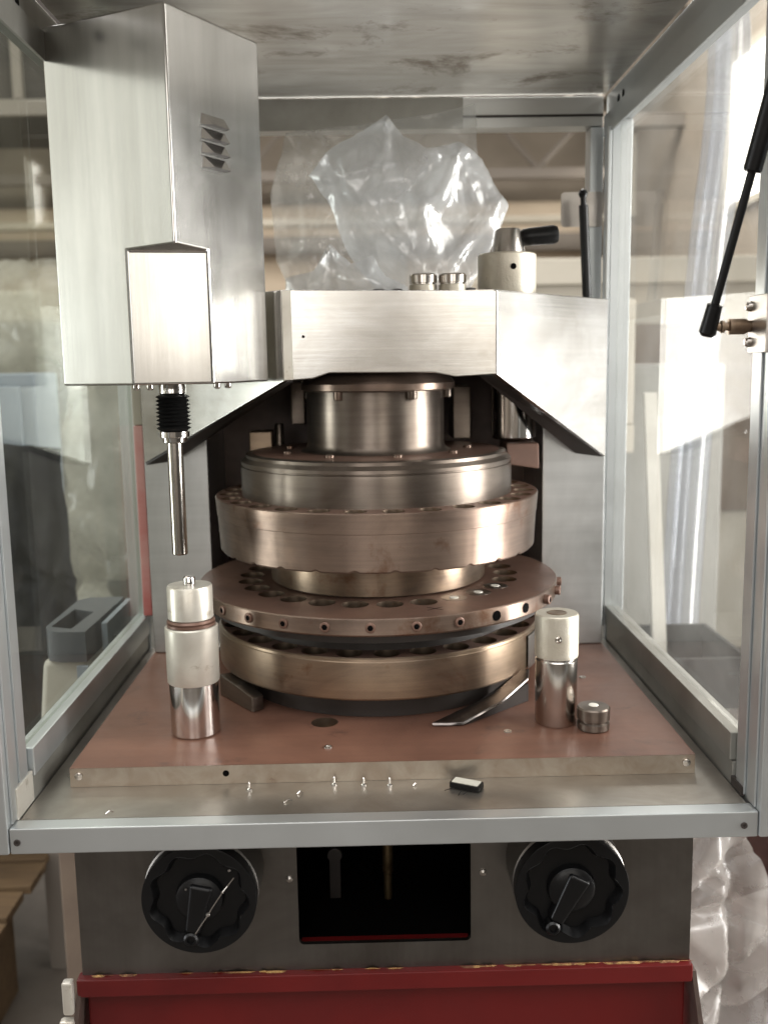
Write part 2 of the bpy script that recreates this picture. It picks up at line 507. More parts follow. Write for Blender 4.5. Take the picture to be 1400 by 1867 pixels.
def make(name, mb, mat, parent, bevel, origin, flat, seg, autos):
    base = world_of(parent) if parent else Vector((0, 0, 0))
    org = Vector(origin) if origin is not None else (base if parent else Vector((0, 0, 0)))
    me = bpy.data.meshes.new(name)
    me.from_pydata([tuple(Vector(p) - org) for p in mb.v], [], mb.f)
    me.polygons.foreach_set('use_smooth', [(x and not flat) for x in mb.sm])
    me.update()
    if bevel:
        bm = bmesh.new()
        bm.from_mesh(me)
        bmesh.ops.remove_doubles(bm, verts=bm.verts, dist=1e-5)
        ed = [e for e in bm.edges if len(e.link_faces) == 2 and e.calc_face_angle(0) > rad(28)]
        bmesh.ops.bevel(bm, geom=ed, offset=bevel, segments=seg, profile=0.5, affect='EDGES', clamp_overlap=True)
        for fc in bm.faces:
            fc.smooth = True
        bm.to_mesh(me)
        bm.free()
    if not flat:
        me.set_sharp_from_angle(angle=rad(autos))
    me.materials.append(MT[mat] if isinstance(mat, str) else mat)
    o = bpy.data.objects.new(name, me)
    COL.objects.link(o)
    if parent:
        o.parent = parent
    o.location = org - base
    if bevel:
        wn = o.modifiers.new('face_weighted_normals', 'WEIGHTED_NORMAL')
        wn.weight = 100
        wn.keep_sharp = True
    return o


def thing(name, loc, label, cat, group=None):
    o = bpy.data.objects.new(name, None)
    o.empty_display_size = 0.05
    COL.objects.link(o)
    o.location = loc
    tag(o, label, cat, group)
    return o


def tag(o, label, cat, group=None):
    o['label'] = label
    o['category'] = cat
    if group:
        o['group'] = group
    return o


def structure(o):
    o['kind'] = 'structure'
    return o


def copy_part(o, loc, parent=None, rot=None):
    c = o.copy()
    COL.objects.link(c)
    c.parent = parent or o.parent
    c.location = loc
    if rot is not None:
        c.rotation_euler = rot
    for k, v in list(o.items()):
        c[k] = v
    for ch in list(o.children):
        d = ch.copy()
        COL.objects.link(d)
        d.parent = c
    return c


def circ(cx, cy, rr, n=40, a0=0.0):
    return [(cx + rr * math.cos(a0 + 2 * math.pi * k / n), cy + rr * math.sin(a0 + 2 * math.pi * k / n)) for k in range(n)]


def round_rect(x0, x1, y0, y1, rr, n=5):
    pts = []
    for cx, cy, a in ((x1 - rr, y1 - rr, 0), (x0 + rr, y1 - rr, 90), (x0 + rr, y0 + rr, 180), (x1 - rr, y0 + rr, 270)):
        for k in range(n + 1):
            t = rad(a + 90 * k / n)
            pts.append((cx + rr * math.cos(t), cy + rr * math.sin(t)))
    return pts


XZ = Matrix(((1, 0, 0, 0), (0, 0, -1, 0), (0, 1, 0, 0), (0, 0, 0, 1)))  # (x, y, h) -> (x, -h, y): a face drawn in x,z looking to -y

# ================================================================= the hall
FZ = -1.0
XL, XR, YF, YB, ZC = -4.2, 2.6, -8.0, 9.6, 3.9
structure(MB().box(XL, XR, YF, YB, FZ - 0.1, FZ).build('floor', 'floor'))
structure(MB().box(XL, XR, YF, YB, ZC, ZC + 0.1).build('ceiling', 'ceil'))
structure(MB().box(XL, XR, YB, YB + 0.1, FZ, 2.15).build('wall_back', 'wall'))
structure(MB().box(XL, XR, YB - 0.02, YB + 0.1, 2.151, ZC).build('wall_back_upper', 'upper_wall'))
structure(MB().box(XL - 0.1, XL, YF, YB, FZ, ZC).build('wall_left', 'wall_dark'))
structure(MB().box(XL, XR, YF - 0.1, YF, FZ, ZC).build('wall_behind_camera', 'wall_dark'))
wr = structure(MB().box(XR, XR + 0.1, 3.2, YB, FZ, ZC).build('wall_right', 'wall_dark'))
structure(MB().box(XR, XR + 0.1, YF, 3.199, FZ, ZC).build('wall_right_near', 'ceil'))  # unseen near wall, darkened so the head's right face reflects dark


def wall_window(y0, y1, z0, z1):
    w = MB()
    w.box(XR - 0.05, XR - 0.002, y0 - 0.05, y1 + 0.05, z0 - 0.05, z0)
    w.box(XR - 0.05, XR - 0.002, y0 - 0.05, y1 + 0.05, z1, z1 + 0.05)
    w.box(XR - 0.05, XR - 0.002, y0 - 0.05, y0, z0, z1)
    w.box(XR - 0.05, XR - 0.002, y1, y1 + 0.05, z0, z1)
    w.box(XR - 0.04, XR - 0.012, (y0 + y1) / 2 - 0.02, (y0 + y1) / 2 + 0.02, z0, z1)
    fr = w.build('window_frame', 'cream', wr)
    MB().box(XR - 0.010, XR - 0.004, y0, y1, z0, z1).build('window_pane', 'daylight', fr)


wall_window(4.2, 5.8, 1.50, 2.46)
wall_window(8.35, 9.2, 1.85, 2.50)

# roof trusses crossing the hall
for ty in (6.9, 9.1):
    t = thing('roof_truss', (0, ty, 2.3), 'dull steel roof truss crossing the hall under the dark roof', 'roof truss', 'roof trusses of the hall')
    MB().box(XL, XR, ty - 0.05, ty + 0.05, 2.30, 2.40).build('lower_chord', 'truss', t)
    MB().box(XL, XR, ty - 0.05, ty + 0.05, 3.20, 3.30).build('upper_chord', 'truss', t)
    x = XL
    k = 0
    while x < XR - 0.1:
        x2 = min(x + 0.75, XR)
        a, b = ((x, ty, 2.40), (x2, ty, 3.20)) if k % 2 == 0 else ((x, ty, 3.20), (x2, ty, 2.40))
        MB().tube([a, b], 0.028, 6).build('web_member', 'truss', t)
        x = x2
        k += 1
for o, lab in zip([o for o in COL.objects if o.name.startswith('roof_truss')],
                  ['nearer steel roof truss crossing the hall above the pipe', 'farther steel roof truss close to the beige end wall']):
    o['label'] = lab

p = tag(MB().tube([(XL, 8.9, 1.86), (XR - 0.06, 8.9, 1.86)], 0.05, 10).build('wall_pipe', 'cream'), 'long cream pipe running level along the beige end wall', 'pipe')
p2 = tag(MB().box(XL, XR - 0.06, 9.45, 9.598, 1.62, 1.80).build('wall_ledge', 'truss'), 'dark ledge running along the end wall above pale boarding', 'ledge')

dc = thing('air_duct', (-2.4, 3.1, 1.47), 'big dark sooty duct hanging under the roof at the upper left', 'duct')
MB().box(-4.15, -1.10, 2.85, 3.55, 1.475, 2.6).build('duct_body', 'ceil', dc, 0.03)
MB().box(-4.15, -1.08, 2.82, 2.849, 1.455, 1.52).build('lower_flange', 'truss', dc, 0.006)
for k in range(5):
    MB().box(-3.9 + k * 0.62, -3.86 + k * 0.62, 2.82, 2.849, 1.521, 2.6).build('stiffener', 'truss', dc)
for x in (-2.6, -3.6):
    MB().box(x, x + 0.04, 3.1, 3.14, 2.601, ZC - 0.001).build('hanger', 'truss', dc)

# ---- things standing behind the press on the left
cab = thing('steel_cabinet', (-0.98, 1.05, FZ), 'blue-grey steel cabinet half hidden under dark cloth at the left edge', 'cabinet')
MB().box(-1.22, -0.735, 0.8, 0.96, -0.56, 0.427).build('carcass', 'blue_grey', cab, 0.006)
MB().box(-1.19, -0.765, 0.788, 0.7995, -0.53, 0.40).build('door', 'blue_grey', cab, 0.004)
for x, y in ((-1.20, 0.82), (-0.80, 0.82), (-1.20, 0.90), (-0.80, 0.90)):
    MB().box(x, x + 0.04, y, y + 0.04, FZ, -0.5605).build('leg', 'truss', cab)


def ridge(p):
    """sharp creases where the noise changes sign"""
    return max(0.0, 1.0 - abs(noise.noise(p)) * 5.0) ** 1.5


def tents(p, seed, n=16, focus=None, spread=0.12, amp=0.012, w0=0.010, w1=0.035):
    """straight sharp gathers running out from a few tension points"""
    key = (seed, n, amp)
    if key not in TENT:
        rnd = random.Random(seed * 77 + n)
        TENT[key] = [(rnd.choice(focus), rnd.uniform(0, math.pi), rnd.uniform(w0, w1), amp * rnd.uniform(0.5, 1.2), rnd.uniform(0.06, 0.22)) for _ in range(n)]
    h = 0.0
    for (cx, cy), th, w, am, ln in TENT[key]:
        dx, dy = p[0] - cx, p[1] - cy
        a = dx * math.cos(th) + dy * math.sin(th)
        d = abs(-dx * math.sin(th) + dy * math.cos(th)) / (w * (0.35 + min(1.5, abs(a) / ln)))
        if d < 1:
            h += am * (1 - d) * max(0.0, 1 - (abs(a) / (ln * 1.6)) ** 2)
    return h


TENT = {}


def sheet(corners, nu, nv, amp, freq=6.0, jit=0.3, seed=0, fold=None, crease=0.0):
    """sheet between four corners (a b / d c): soft billows with sharp creases"""
    a, b, c, d = [Vector(q) for q in corners]
    nrm = (b - a).cross(d - a).normalized()
    nu, nv = nu * 4, nv * 4
    crease = crease or amp * 0.45
    vs = []
    for j in range(nv + 1):
        for i in range(nu + 1):
            uu, vv = i / nu, j / nv
            p = (a * (1 - uu) + b * uu) * (1 - vv) + (d * (1 - uu) + c * uu) * vv
            s0 = Vector((seed * 3.1, 0, seed * 1.7))
            w = noise.noise_vector(p * freq * 0.6 + s0) * 0.35
            q = p * freq + s0 + w
            h = amp * (noise.noise(q * 0.7) + 0.45 * noise.noise(q * 1.7))
            h += crease * (ridge(q * 0.9) + 0.6 * ridge(q * 1.5 + Vector((5, 1, 2))) + 0.4 * ridge(q * 2.9))
            if fold:
                h += fold(uu, vv)
            L1, L2 = (b - a).length, (d - a).length
            h += tents((uu * L1, vv * L2), seed + 50, 22, [(L1 * 0.3, 0.0), (L1 * 0.8, L2 * 0.35), (L1 * 0.15, L2 * 0.6), (L1 * 0.6, L2 * 0.9)], amp=amp * 2.2, w0=0.05 * L1, w1=0.16 * L1)
            # ragged border
            edge = 0.0 if (0 < i < nu and 0 < j < nv) else 1.0
            vs.append(p + nrm * h + edge * 0.25 * amp * noise.noise_vector(p * 30))
    fs = [(j * (nu + 1) + i, j * (nu + 1) + i + 1, (j + 1) * (nu + 1) + i + 1, (j + 1) * (nu + 1) + i) for j in range(nv) for i in range(nu)]
    return MB().add(vs, fs, True)


def fold_cloth(uu, vv):
    return 0.02 * math.sin(uu * 22 + vv * 2.0) * (0.3 + vv)


tag(sheet([(-0.93, 0.71, 0.29), (-0.66, 0.71, 0.27), (-0.62, 0.69, -0.56), (-0.96, 0.69, -0.56)], 30, 26, 0.012, 7, 0.25, 3, fold_cloth).build('dust_cloth', 'cloth', autos=70),
    'charcoal cloth hanging in folds in front of the blue-grey cabinet', 'cloth')

wm = thing('wrapped_machine', (-1.65, 2.6, FZ), 'tall grey-green machine wrapped in dusty plastic behind the left pane', 'machine')
MB().box(-2.3, -1.0, 2.2, 3.0, FZ, 0.60).build('body', 'green_grey', wm, 0.02)
MB().box(-2.1, -1.2, 2.3, 2.9, 0.601, 0.72).build('top_box', 'cream', wm, 0.02)
sheet([(-2.5, 2.05, 0.80), (-0.86, 2.05, 0.80), (-0.80, 1.95, -0.95), (-2.55, 1.95, -0.95)], 22, 18, 0.06, 2.2, 0.35, 5).build('plastic_wrap', 'wrap', wm, autos=70)

hc = thing('wrapped_crate', (-0.55, 1.62, FZ), 'upright crate under creased milky film between cabinet and column', 'crate')
MB().box(-0.80, -0.36, 1.5, 1.8, FZ, 0.50).build('body', 'green_grey', hc, 0.015)
sheet([(-0.86, 1.40, 0.56), (-0.30, 1.40, 0.56), (-0.30, 1.36, -0.7), (-0.88, 1.36, -0.7)], 12, 20, 0.035, 3.5, 0.35, 8).build('film_cover', 'wrap', hc, autos=70)

bn = thing('tool_bin', (-0.475, 0.14, -0.30), 'off-white bin with a slate lid behind the left pane rail', 'bin')
MB().hexa([(-0.535, 0.05, -0.30), (-0.445, 0.05, -0.30), (-0.425, 0.24, -0.30), (-0.535, 0.24, -0.30)],
          [(-0.505, 0.06, 0.005), (-0.432, 0.06, 0.005), (-0.418, 0.24, 0.005), (-0.50, 0.24, 0.005)]).build('bin_body', 'bin', bn, 0.012, seg=3)
lm = MB()
lid = [(-0.500, 0.075), (-0.490, 0.052), (-0.470, 0.042), (-0.432, 0.042), (-0.428, 0.26), (-0.485, 0.26), (-0.500, 0.24)]
hole = [(-0.492, 0.075), (-0.458, 0.060), (-0.452, 0.16), (-0.488, 0.18)]
lm.cap_with_holes([lid, hole], 0.052).wall(lid, 0.006, 0.052).wall(hole, 0.015, 0.052, True).disc(hole, 0.015)
lm.build('lid', 'lid', bn)
MB().box(-0.4245, -0.415, 0.10, 0.26, -0.12, 0.050).build('side_board', 'blue_grey', bn, 0.002)
MB().box(-0.446, -0.4285, 0.035, 0.0415, -0.26, 0.002).build('corner_post', 'blue_grey', bn, 0.002)
MB().tube([(-0.412, 0.13 + 0.02 * math.sin(i * 0.4), 0.02 - i * 0.008) for i in range(16)], 0.003, 8).build('cable', 'rubber', bn)

# floor clutter, lower left
pl = thing('wood_pallet', (-1.0, 0.7, FZ), 'yellowish wooden skid on the dark floor beside the press', 'wooden skid')
for k in range(4):
    MB().box(-1.30, -0.778 - 0.008 * (k % 2), 0.42 + k * 0.125, 0.525 + k * 0.125, -0.7195, -0.70).build('deck_board', 'wood', pl, 0.002)
for x in (-1.25, -0.92):
    MB().box(x, x + 0.07, 0.43, 0.88, -0.80, -0.72).build('runner', 'wood', pl, 0.002)
    MB().box(x, x + 0.07, 0.60, 0.74, FZ, -0.8005).build('foot_block', 'wood', pl, 0.002)
cb = thing('cardboard_box', (-0.52, 0.35, FZ), 'tan cardboard box on the floor behind the press cabinet', 'box')
MB().box(-0.605, -0.40, 0.36, 0.66, FZ, -0.30).build('carton', 'card', cb, 0.004)
MB().box(-0.613, -0.392, 0.353, 0.359, -0.42, -0.30).build('flap', 'card', cb, 0.002)

# ---- things seen through the right pane
bm_ = thing('cream_machine', (1.15, 3.4, FZ), 'cream cabinet machine with a level top rail beyond the right pane', 'machine')
MB().box(0.55, 2.0, 3.3, 4.2, FZ, 0.86).build('body', 'cream', bm_, 0.02)
MB().box(0.50, 2.05, 3.22, 3.29, 0.78, 0.90).build('top_rail', 'cream', bm_, 0.01)
MB().box(0.52, 0.62, 3.215, 3.295, FZ, 0.775).build('corner_leg', 'cream', bm_, 0.01)
MB().box(1.25, 1.95, 3.28, 3.2995, -0.3, 0.60).build('door', 'card', bm_, 0.01)
gm = thing('grey_machine', (0.70, 1.5, FZ), 'grey-green machine with a beige frame close behind the right pane', 'machine')
MB().box(0.52, 1.02, 1.45, 1.9, FZ, 0.42).build('body', 'green_grey', gm, 0.01)
MB().box(0.50, 0.735, 1.36, 1.44, 0.175, 0.255).build('cross_rail', 'cream', gm, 0.006)
MB().box(0.70, 0.735, 1.37, 1.43, 0.2555, 0.60).build('upright_post', 'cream', gm, 0.005)
MB().box(0.545, 0.66, 1.435, 1.449, -0.4, 0.10).build('hatch', 'green_grey', gm, 0.004)
ht = thing('suction_hose', (0.81, 1.0, FZ), 'thick clear plastic hose hanging in a long bend behind the right pane', 'hose')
pth = [(0.60, 1.22, 1.30), (0.70, 1.12, 1.36), (0.78, 1.04, 1.33), (0.825, 1.0, 1.22), (0.835, 1.0, 1.08), (0.825, 1.0, 0.9), (0.805, 1.0, 0.7), (0.785, 1.0, 0.4),
       (0.770, 1.0, 0.1), (0.757, 1.0, -0.3), (0.75, 1.0, -0.7), (0.75, 1.0, FZ)]
sp = []
for i in range(len(pth) - 1):
    p0, p1, p2, p3 = [Vector(pth[max(0, min(len(pth) - 1, i + k))]) for k in (-1, 0, 1, 2)]
    for k in range(6):
        t = k / 6
        sp.append(0.5 * ((2 * p1) + (p2 - p0) * t + (2 * p0 - 5 * p1 + 4 * p2 - p3) * t * t + (3 * p1 - p0 - 3 * p2 + p3) * t ** 3))
sp.append(Vector(pth[-1]))
MB().tube(sp, 0.047, 20, False).build('hose_wall', 'pvc', ht)
MB().tube([q + Vector((-0.01, 0.01, 0)) for q in sp], 0.018, 12, False).build('inner_line', 'pvc', ht)
db = thing('open_tray', (0.66, 0.62, FZ), 'dark open tray on a stand outside the right pane rail', 'tray')
tr = MB()
o1 = [(0.575, 0.50), (0.74, 0.50), (0.74, 0.76), (0.575, 0.76)]
i1 = [(0.583, 0.508), (0.732, 0.508), (0.732, 0.752), (0.583, 0.752)]
tr.cap_with_holes([o1, i1], -0.155).wall(o1, -0.26, -0.155).wall(i1, -0.24, -0.155, True).disc(i1, -0.24).disc(o1[::-1], -0.26)
tr.build('tray_shell', 'rubber', db)
MB().box(0.60, 0.715, 0.53, 0.73, FZ, -0.2605).build('stand', 'green_grey', db, 0.004)
tag(MB().hexa([(0.575, 0.42, FZ), (0.605, 0.42, FZ), (0.605, 0.435, FZ), (0.575, 0.435, FZ)],
              [(0.615, 0.85, 0.36), (0.645, 0.85, 0.36), (0.645, 0.865, 0.36), (0.615, 0.865, 0.36)]).build('leaning_batten', 'bin', None, 0.002),
    'pale batten leaning at a slant behind the right pane', 'batten')
dk = thing('dark_drum', (0.86, 0.40, FZ), 'dark brown drum on the floor at the right edge', 'drum')
MB().lathe([(0.25, FZ), (0.26, FZ + 0.02), (0.26, -0.34), (0.235, -0.30), (0.15, -0.285), (0.0, -0.283)], (0.86, 0.40, 0), 40).build('drum_body', 'brown_in', dk)
MB().lathe([(0.262, -0.56), (0.272, -0.55), (0.272, -0.53), (0.262, -0.52)], (0.86, 0.40, 0), 40).build('rolling_hoop', 'brown_in', dk)


def fold_pile(uu, vv):
    return 0.035 * math.sin(uu * 7 + vv * 3) + 0.018 * math.sin(vv * 11 - uu * 5)


fp = thing('film_pile', (0.62, 0.05, FZ), 'heap of milky plastic film beside the red base at the lower right', 'plastic film')
sheet([(0.372, 0.02, -0.12), (0.500, 0.06, -0.10), (0.640, 0.02, -0.50), (0.375, -0.10, -0.58)], 10, 14, 0.008, 3, 0.35, 21, None, 0.0008).build('hanging_fold', 'pile', fp, autos=70)
sheet([(0.385, 0.02, -0.42), (0.82, 0.12, -0.38), (0.88, -0.24, -0.74), (0.40, -0.26, -0.78)], 12, 14, 0.014, 3, 0.35, 22, fold_pile, 0.0015).build('upper_fold', 'pile', fp, autos=70)
sheet([(0.395, -0.10, -0.62), (0.90, -0.05, -0.58), (0.92, -0.40, -0.94), (0.44, -0.40, -0.99)], 12, 12, 0.014, 3, 0.35, 23, fold_pile, 0.0015).build('lower_fold', 'pile', fp, autos=70)

# ================================================================= the tablet press
P = thing('tablet_press', (0, 0, FZ), 'rotary tablet press with rust-filmed turret inside an aluminium and acrylic guard', 'tablet press')


def part(name, mb, mat, parent=P, **kw):
    return mb.build(name, mat, parent, **kw)


# ---- red base and lower cabinet
rb = part('red_base', MB().box(-0.345, 0.345, -0.327, 0.30, FZ, -0.2465), 'red', bevel=0.003)
part('base_lip', MB().box(-0.351, 0.3475, -0.345, -0.3275, -0.268, -0.2465), 'red', rb, bevel=0.002)
rng = random.Random(4)
sc = MB()
for k in range(46):
    x = rng.uniform(-0.34, 0.345) if k % 3 else rng.uniform(0.1, 0.345)
    w, h, d = rng.uniform(0.004, 0.02), rng.uniform(0.0006, 0.0022), rng.uniform(0.002, 0.006)
    y = -0.3345 - d
    sc.add([(x - w, -0.336, -0.2464), (x + w, -0.336, -0.2464), (x + w * .7, y, -0.2464), (x - w * .6, y, -0.2464),
            (x, -0.338, -0.2464 + h)], [(3, 2, 1, 0), (0, 1, 4), (1, 2, 4), (2, 3, 4), (3, 0, 4)])
part('rust_scale', sc, 'rust', rb)['kind'] = 'stuff'
for sx, nm in ((-1, 0), (1, 0)):
    xs = 0.3485
    part('base_flange', MB().hexa([(sx * 0.40 - 0.004, -0.44, -0.75), (sx * 0.40 + 0.004, -0.44, -0.75), (sx * 0.40 + 0.004, -0.2, -0.75), (sx * 0.40 - 0.004, -0.2, -0.75)],
                                  [(sx * xs - 0.002, -0.343, -0.255), (sx * xs + 0.003, -0.343, -0.255), (sx * xs + 0.003, -0.30, -0.255), (sx * xs - 0.002, -0.30, -0.255)]), 'brown_in', rb)
part('latch', MB().box(-0.366, -0.3535, -0.352, -0.340, -0.285, -0.245).box(-0.37, -0.3535, -0.356, -0.344, -0.310, -0.29), 'white_ring', rb, bevel=0.003)

pn = MB()
opening = round_rect(-0.0995, 0.0955, -0.2155, -0.075, 0.006)
outer = [(-0.346, -0.2464), (0.346, -0.2464), (0.346, -0.0475), (-0.346, -0.0475)]
pn.cap_with_holes([outer, opening], 0.335)
pn.wall(opening, 0.329, 0.335, True)
pn.xform(XZ)
pn.box(-0.346, -0.3445, -0.334, 0.30, -0.2464, -0.0475)
pn.box(0.3445, 0.346, -0.334, 0.30, -0.2464, -0.0475)
panel = part('front_panel', pn, 'panel')
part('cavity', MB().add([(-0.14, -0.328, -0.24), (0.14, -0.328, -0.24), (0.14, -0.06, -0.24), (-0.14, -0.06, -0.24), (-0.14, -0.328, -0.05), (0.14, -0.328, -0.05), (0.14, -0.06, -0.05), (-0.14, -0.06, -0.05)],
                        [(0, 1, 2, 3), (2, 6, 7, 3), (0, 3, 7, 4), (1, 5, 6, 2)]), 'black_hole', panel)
part('sill_strip', MB().box(-0.098, 0.094, -0.3275, -0.312, -0.2395, -0.221), 'red', panel)
part('drive_rod', MB().lathe([(0.0052, -0.2395), (0.0052, -0.205), (0.0068, -0.203), (0.0068, -0.06)], (0.004, -0.20, 0), 16), 'brass', panel)
part('adjusting_link', MB().box(-0.070, -0.056, -0.20, -0.194, -0.239, -0.180).lathe([(0.0095, -0.2015), (0.0095, -0.1935)], (-0.063, 0, -0.180), 16, 'Y'), 'dark_in', panel, bevel=0.001)
for x, z in ((-0.108, -0.1347), (0.1092, -0.1325)):
    part('panel_screw', MB().lathe([(0.0040, 0.335), (0.0038, 0.3368), (0.0020, 0.3382), (0, 0.3384)], (0, 0, 0), 14).xform(Matrix.Translation((x, 0, z)) @ XZ), 'bare', panel)


def handwheel(cx, cz, px, pz, cracked):
    hub = part('handwheel_neck', MB().lathe([(0.061, -0.3352), (0.061, -0.385), (0.058, -0.3875)][::-1], (cx, 0, cz + 0.002), 48, 'Y'), 'panel')
    w = MB()
    Rw = 0.0605
    n = 96
    outer = [(Rw * math.cos(2 * math.pi * k / n), Rw * math.sin(2 * math.pi * k / n)) for k in range(n)]
    inner = []
    for k in range(n):
        t = 2 * math.pi * k / n
        rr = 0.0500 + 0.0030 * math.cos(9 * t + 0.6)
        inner.append((rr * math.cos(t), rr * math.sin(t)))
    w.cap_with_holes([outer, inner], 0.0)
    w.wall(outer, -0.016, 0.0)
    inner2 = [(x * 0.90, y * 0.90) for x, y in inner]
    nn = len(inner)
    w.add([(x, y, 0.0) for x, y in inner] + [(x, y, -0.010) for x, y in inner2], [(i, nn + i, nn + (i + 1) % nn, (i + 1) % nn) for i in range(nn)], True)
    w.disc(inner2, -0.010)
    w.xform(Matrix.Translation((cx, -0.402, cz)) @ XZ)
    wh = part('handwheel', w, 'blackp', bevel=0.0012)
    part('hub_boss', MB().lathe([(0.026, -0.0098), (0.0245, -0.002), (0.020, 0.001), (0.0, 0.0015)], (0, 0, 0), 32).xform(Matrix.Translation((cx, -0.402, cz)) @ XZ), 'blackp', wh)
    d = Vector((px - cx, pz - cz))
    L = d.length
    ang = math.atan2(d.y, d.x)
    pt = MB().add([(-0.020, -0.0135, -0.0095), (L - 0.006, -0.009, -0.0095), (L - 0.006, 0.009, -0.0095), (-0.020, 0.0135, -0.0095),
                   (-0.017, -0.0115, 0.0055), (L - 0.008, -0.007, 0.0035), (L - 0.008, 0.007, 0.0035), (-0.017, 0.0115, 0.0055)],
                  [(3, 2, 1, 0), (4, 5, 6, 7), (0, 1, 5, 4), (1, 2, 6, 5), (2, 3, 7, 6), (3, 0, 4, 7)])
    pt.xform(Matrix.Translation((cx, -0.402, cz)) @ XZ @ Matrix.Rotation(ang, 4, 'Z'))
    part('fold_out_handle', pt, 'blackp', wh, bevel=0.003, seg=3)
    part('handle_pin', MB().lathe([(0.0078, -0.009), (0.0078, 0.002), (0.006, 0.004), (0.0042, 0.004), (0.0040, 0.001), (0, 0.001)], (0, 0, 0), 20).xform(Matrix.Translation((px, -0.402, pz)) @ XZ), 'blackp', wh)
    if cracked:
        ck = MB()
        pts = [(0.038, 0.026), (0.031, 0.017), (0.026, 0.012), (0.018, 0.000), (0.014, -0.006), (0.010, -0.013), (0.001, -0.026), (-0.004, -0.034)]
        for (a, b), (c, e) in zip(pts[:-1], pts[1:]):
            ck.tube([(cx + a, -0.4045 + (-0.004 if abs(a) < 0.03 else 0.0), cz + b), (cx + c, -0.4045 + (-0.004 if abs(c) < 0.03 else 0.0), cz + e)], 0.0006, 6)
        for a, b, rr in ((0.010, -0.013, 0.0024), (0.026, 0.012, 0.0015), (0.034, 0.036, 0.0015), (-0.012, 0.016, 0.0012)):
            ck.lathe([(0, -rr), (rr * 0.8, -rr * 0.6), (rr, 0), (rr * 0.8, rr * 0.6), (0, rr)], (cx + a, -0.4075, cz + b), 8)
        part('pale_scratch', ck, 'bare', wh)


handwheel(-0.1975, -0.1195, -0.2075, -0.163, True)
handwheel(0.1960, -0.1190, 0.1755, -0.1605, False)

# ---- table: shelf, front bar, red-brown plate
part('shelf', MB().box(-0.3745, 0.3745, -0.408, 0.20, -0.0475, -0.022), 'shelf')
fb = part('front_rail', MB().box(-0.379, 0.379, -0.429, -0.4085, -0.049, -0.0215), 'alu', bevel=0.0016)
for x in (-0.3715, 0.3645):
    part('rail_screw', MB().lathe([(0.0036, 0.4288), (0.0034, 0.4302), (0.0016, 0.4302), (0.0014, 0.4292), (0, 0.4292)], (0, 0, 0), 14).xform(Matrix.Translation((x, 0, -0.036)) @ XZ), 'dark_in', fb)
plate_o = [(-0.3459, -0.3323), (0.3459, -0.3323), (0.3459, 0.1063), (-0.3459, 0.1063)]
ph = circ(-0.0705, -0.209, 0.0165, 32)
pm = MB().cap_with_holes([plate_o, ph], 0.0)
plate = part('base_plate', pm, 'plate')
part('plate_bore', MB().wall(ph, -0.017, 0.0, True).disc(ph, -0.017), 'bore', plate)
part('plate_rim', MB().wall(plate_o, -0.0218, -0.0002), 'plate_edge', plate)
for x, y in ((0.1485, -0.2527), (-0.0634, -0.2889), (0.28, -0.06), (-0.30, 0.03)):
    part('plate_screw', MB().lathe([(0.0048, 0.0), (0.0046, 0.0014), (0.0025, 0.0014), (0.0022, 0.0004), (0, 0.0004)], (x, y, 0.0001), 14), 'bare', plate)
for x, z in ((-0.336, -0.0085), (0.336, -0.0085)):
    part('edge_screw', MB().lathe([(0.0046, 0.3323), (0.0044, 0.3345), (0.0020, 0.3352), (0, 0.3352)], (0, 0, 0), 14).xform(Matrix.Translation((x, 0, z)) @ XZ), 'chrome_worn', plate)
part('edge_hole', MB().lathe([(0.0036, 0.3324), (0.0036, 0.3327), (0, 0.3327)], (0, 0, 0), 14).xform(Matrix.Translation((-0.1745, 0, -0.0095)) @ XZ), 'black_hole', plate)

# ---- body: columns, recess, bridge and sheet hood
for s in (-1, 1):
    a, b = sorted((s * 0.251, s * 0.3452))
    part('column', MB().box(a, b, 0.1, 0.30, 0.0005, 0.5), 'column', bevel=0.002)
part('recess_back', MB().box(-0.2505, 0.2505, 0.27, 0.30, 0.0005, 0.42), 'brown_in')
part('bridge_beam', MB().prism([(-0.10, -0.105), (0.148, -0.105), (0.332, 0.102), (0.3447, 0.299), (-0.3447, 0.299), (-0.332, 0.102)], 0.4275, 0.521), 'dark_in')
hd = MB()
front = [(-0.1145, -0.12, 0.4155), (-0.0787, -0.12, 0.4178), (-0.0579, -0.12, 0.4245), (0.073, -0.12, 0.4230), (0.1006, -0.12, 0.4172), (0.1525, -0.12, 0.4195),
         (0.1525, -0.12, 0.523), (-0.1145, -0.12, 0.5275)]
hood = part('hood_front', hd.prism3(front[::-1], (0, 0.012, 0)), 'hood', bevel=0.0015)
nR = Vector((-0.22, 0.193, 0)).normalized() * 0.009
part('hood_cheek', MB().prism3([(0.1530, -0.12, 0.4195), (0.3455, 0.0995, 0.2916), (0.3455, 0.0995, 0.5236), (0.1530, -0.12, 0.523)][::-1], nR), 'hood', hood, bevel=0.0012)
nL = Vector((0.22, 0.23, 0)).normalized() * 0.009
part('hood_cheek', MB().prism3([(-0.1150, -0.12, 0.4155), (-0.1150, -0.12, 0.5275), (-0.3455, 0.0995, 0.5236), (-0.3455, 0.0995, 0.2933)][::-1], nL), 'hood', hood, bevel=0.0012)
part('hood_top', MB().prism([(-0.110, -0.1195), (0.149, -0.1195), (0.341, 0.1), (0.344, 0.299), (-0.344, 0.299), (-0.341, 0.1)], 0.5212, 0.5238), 'hood', hood)
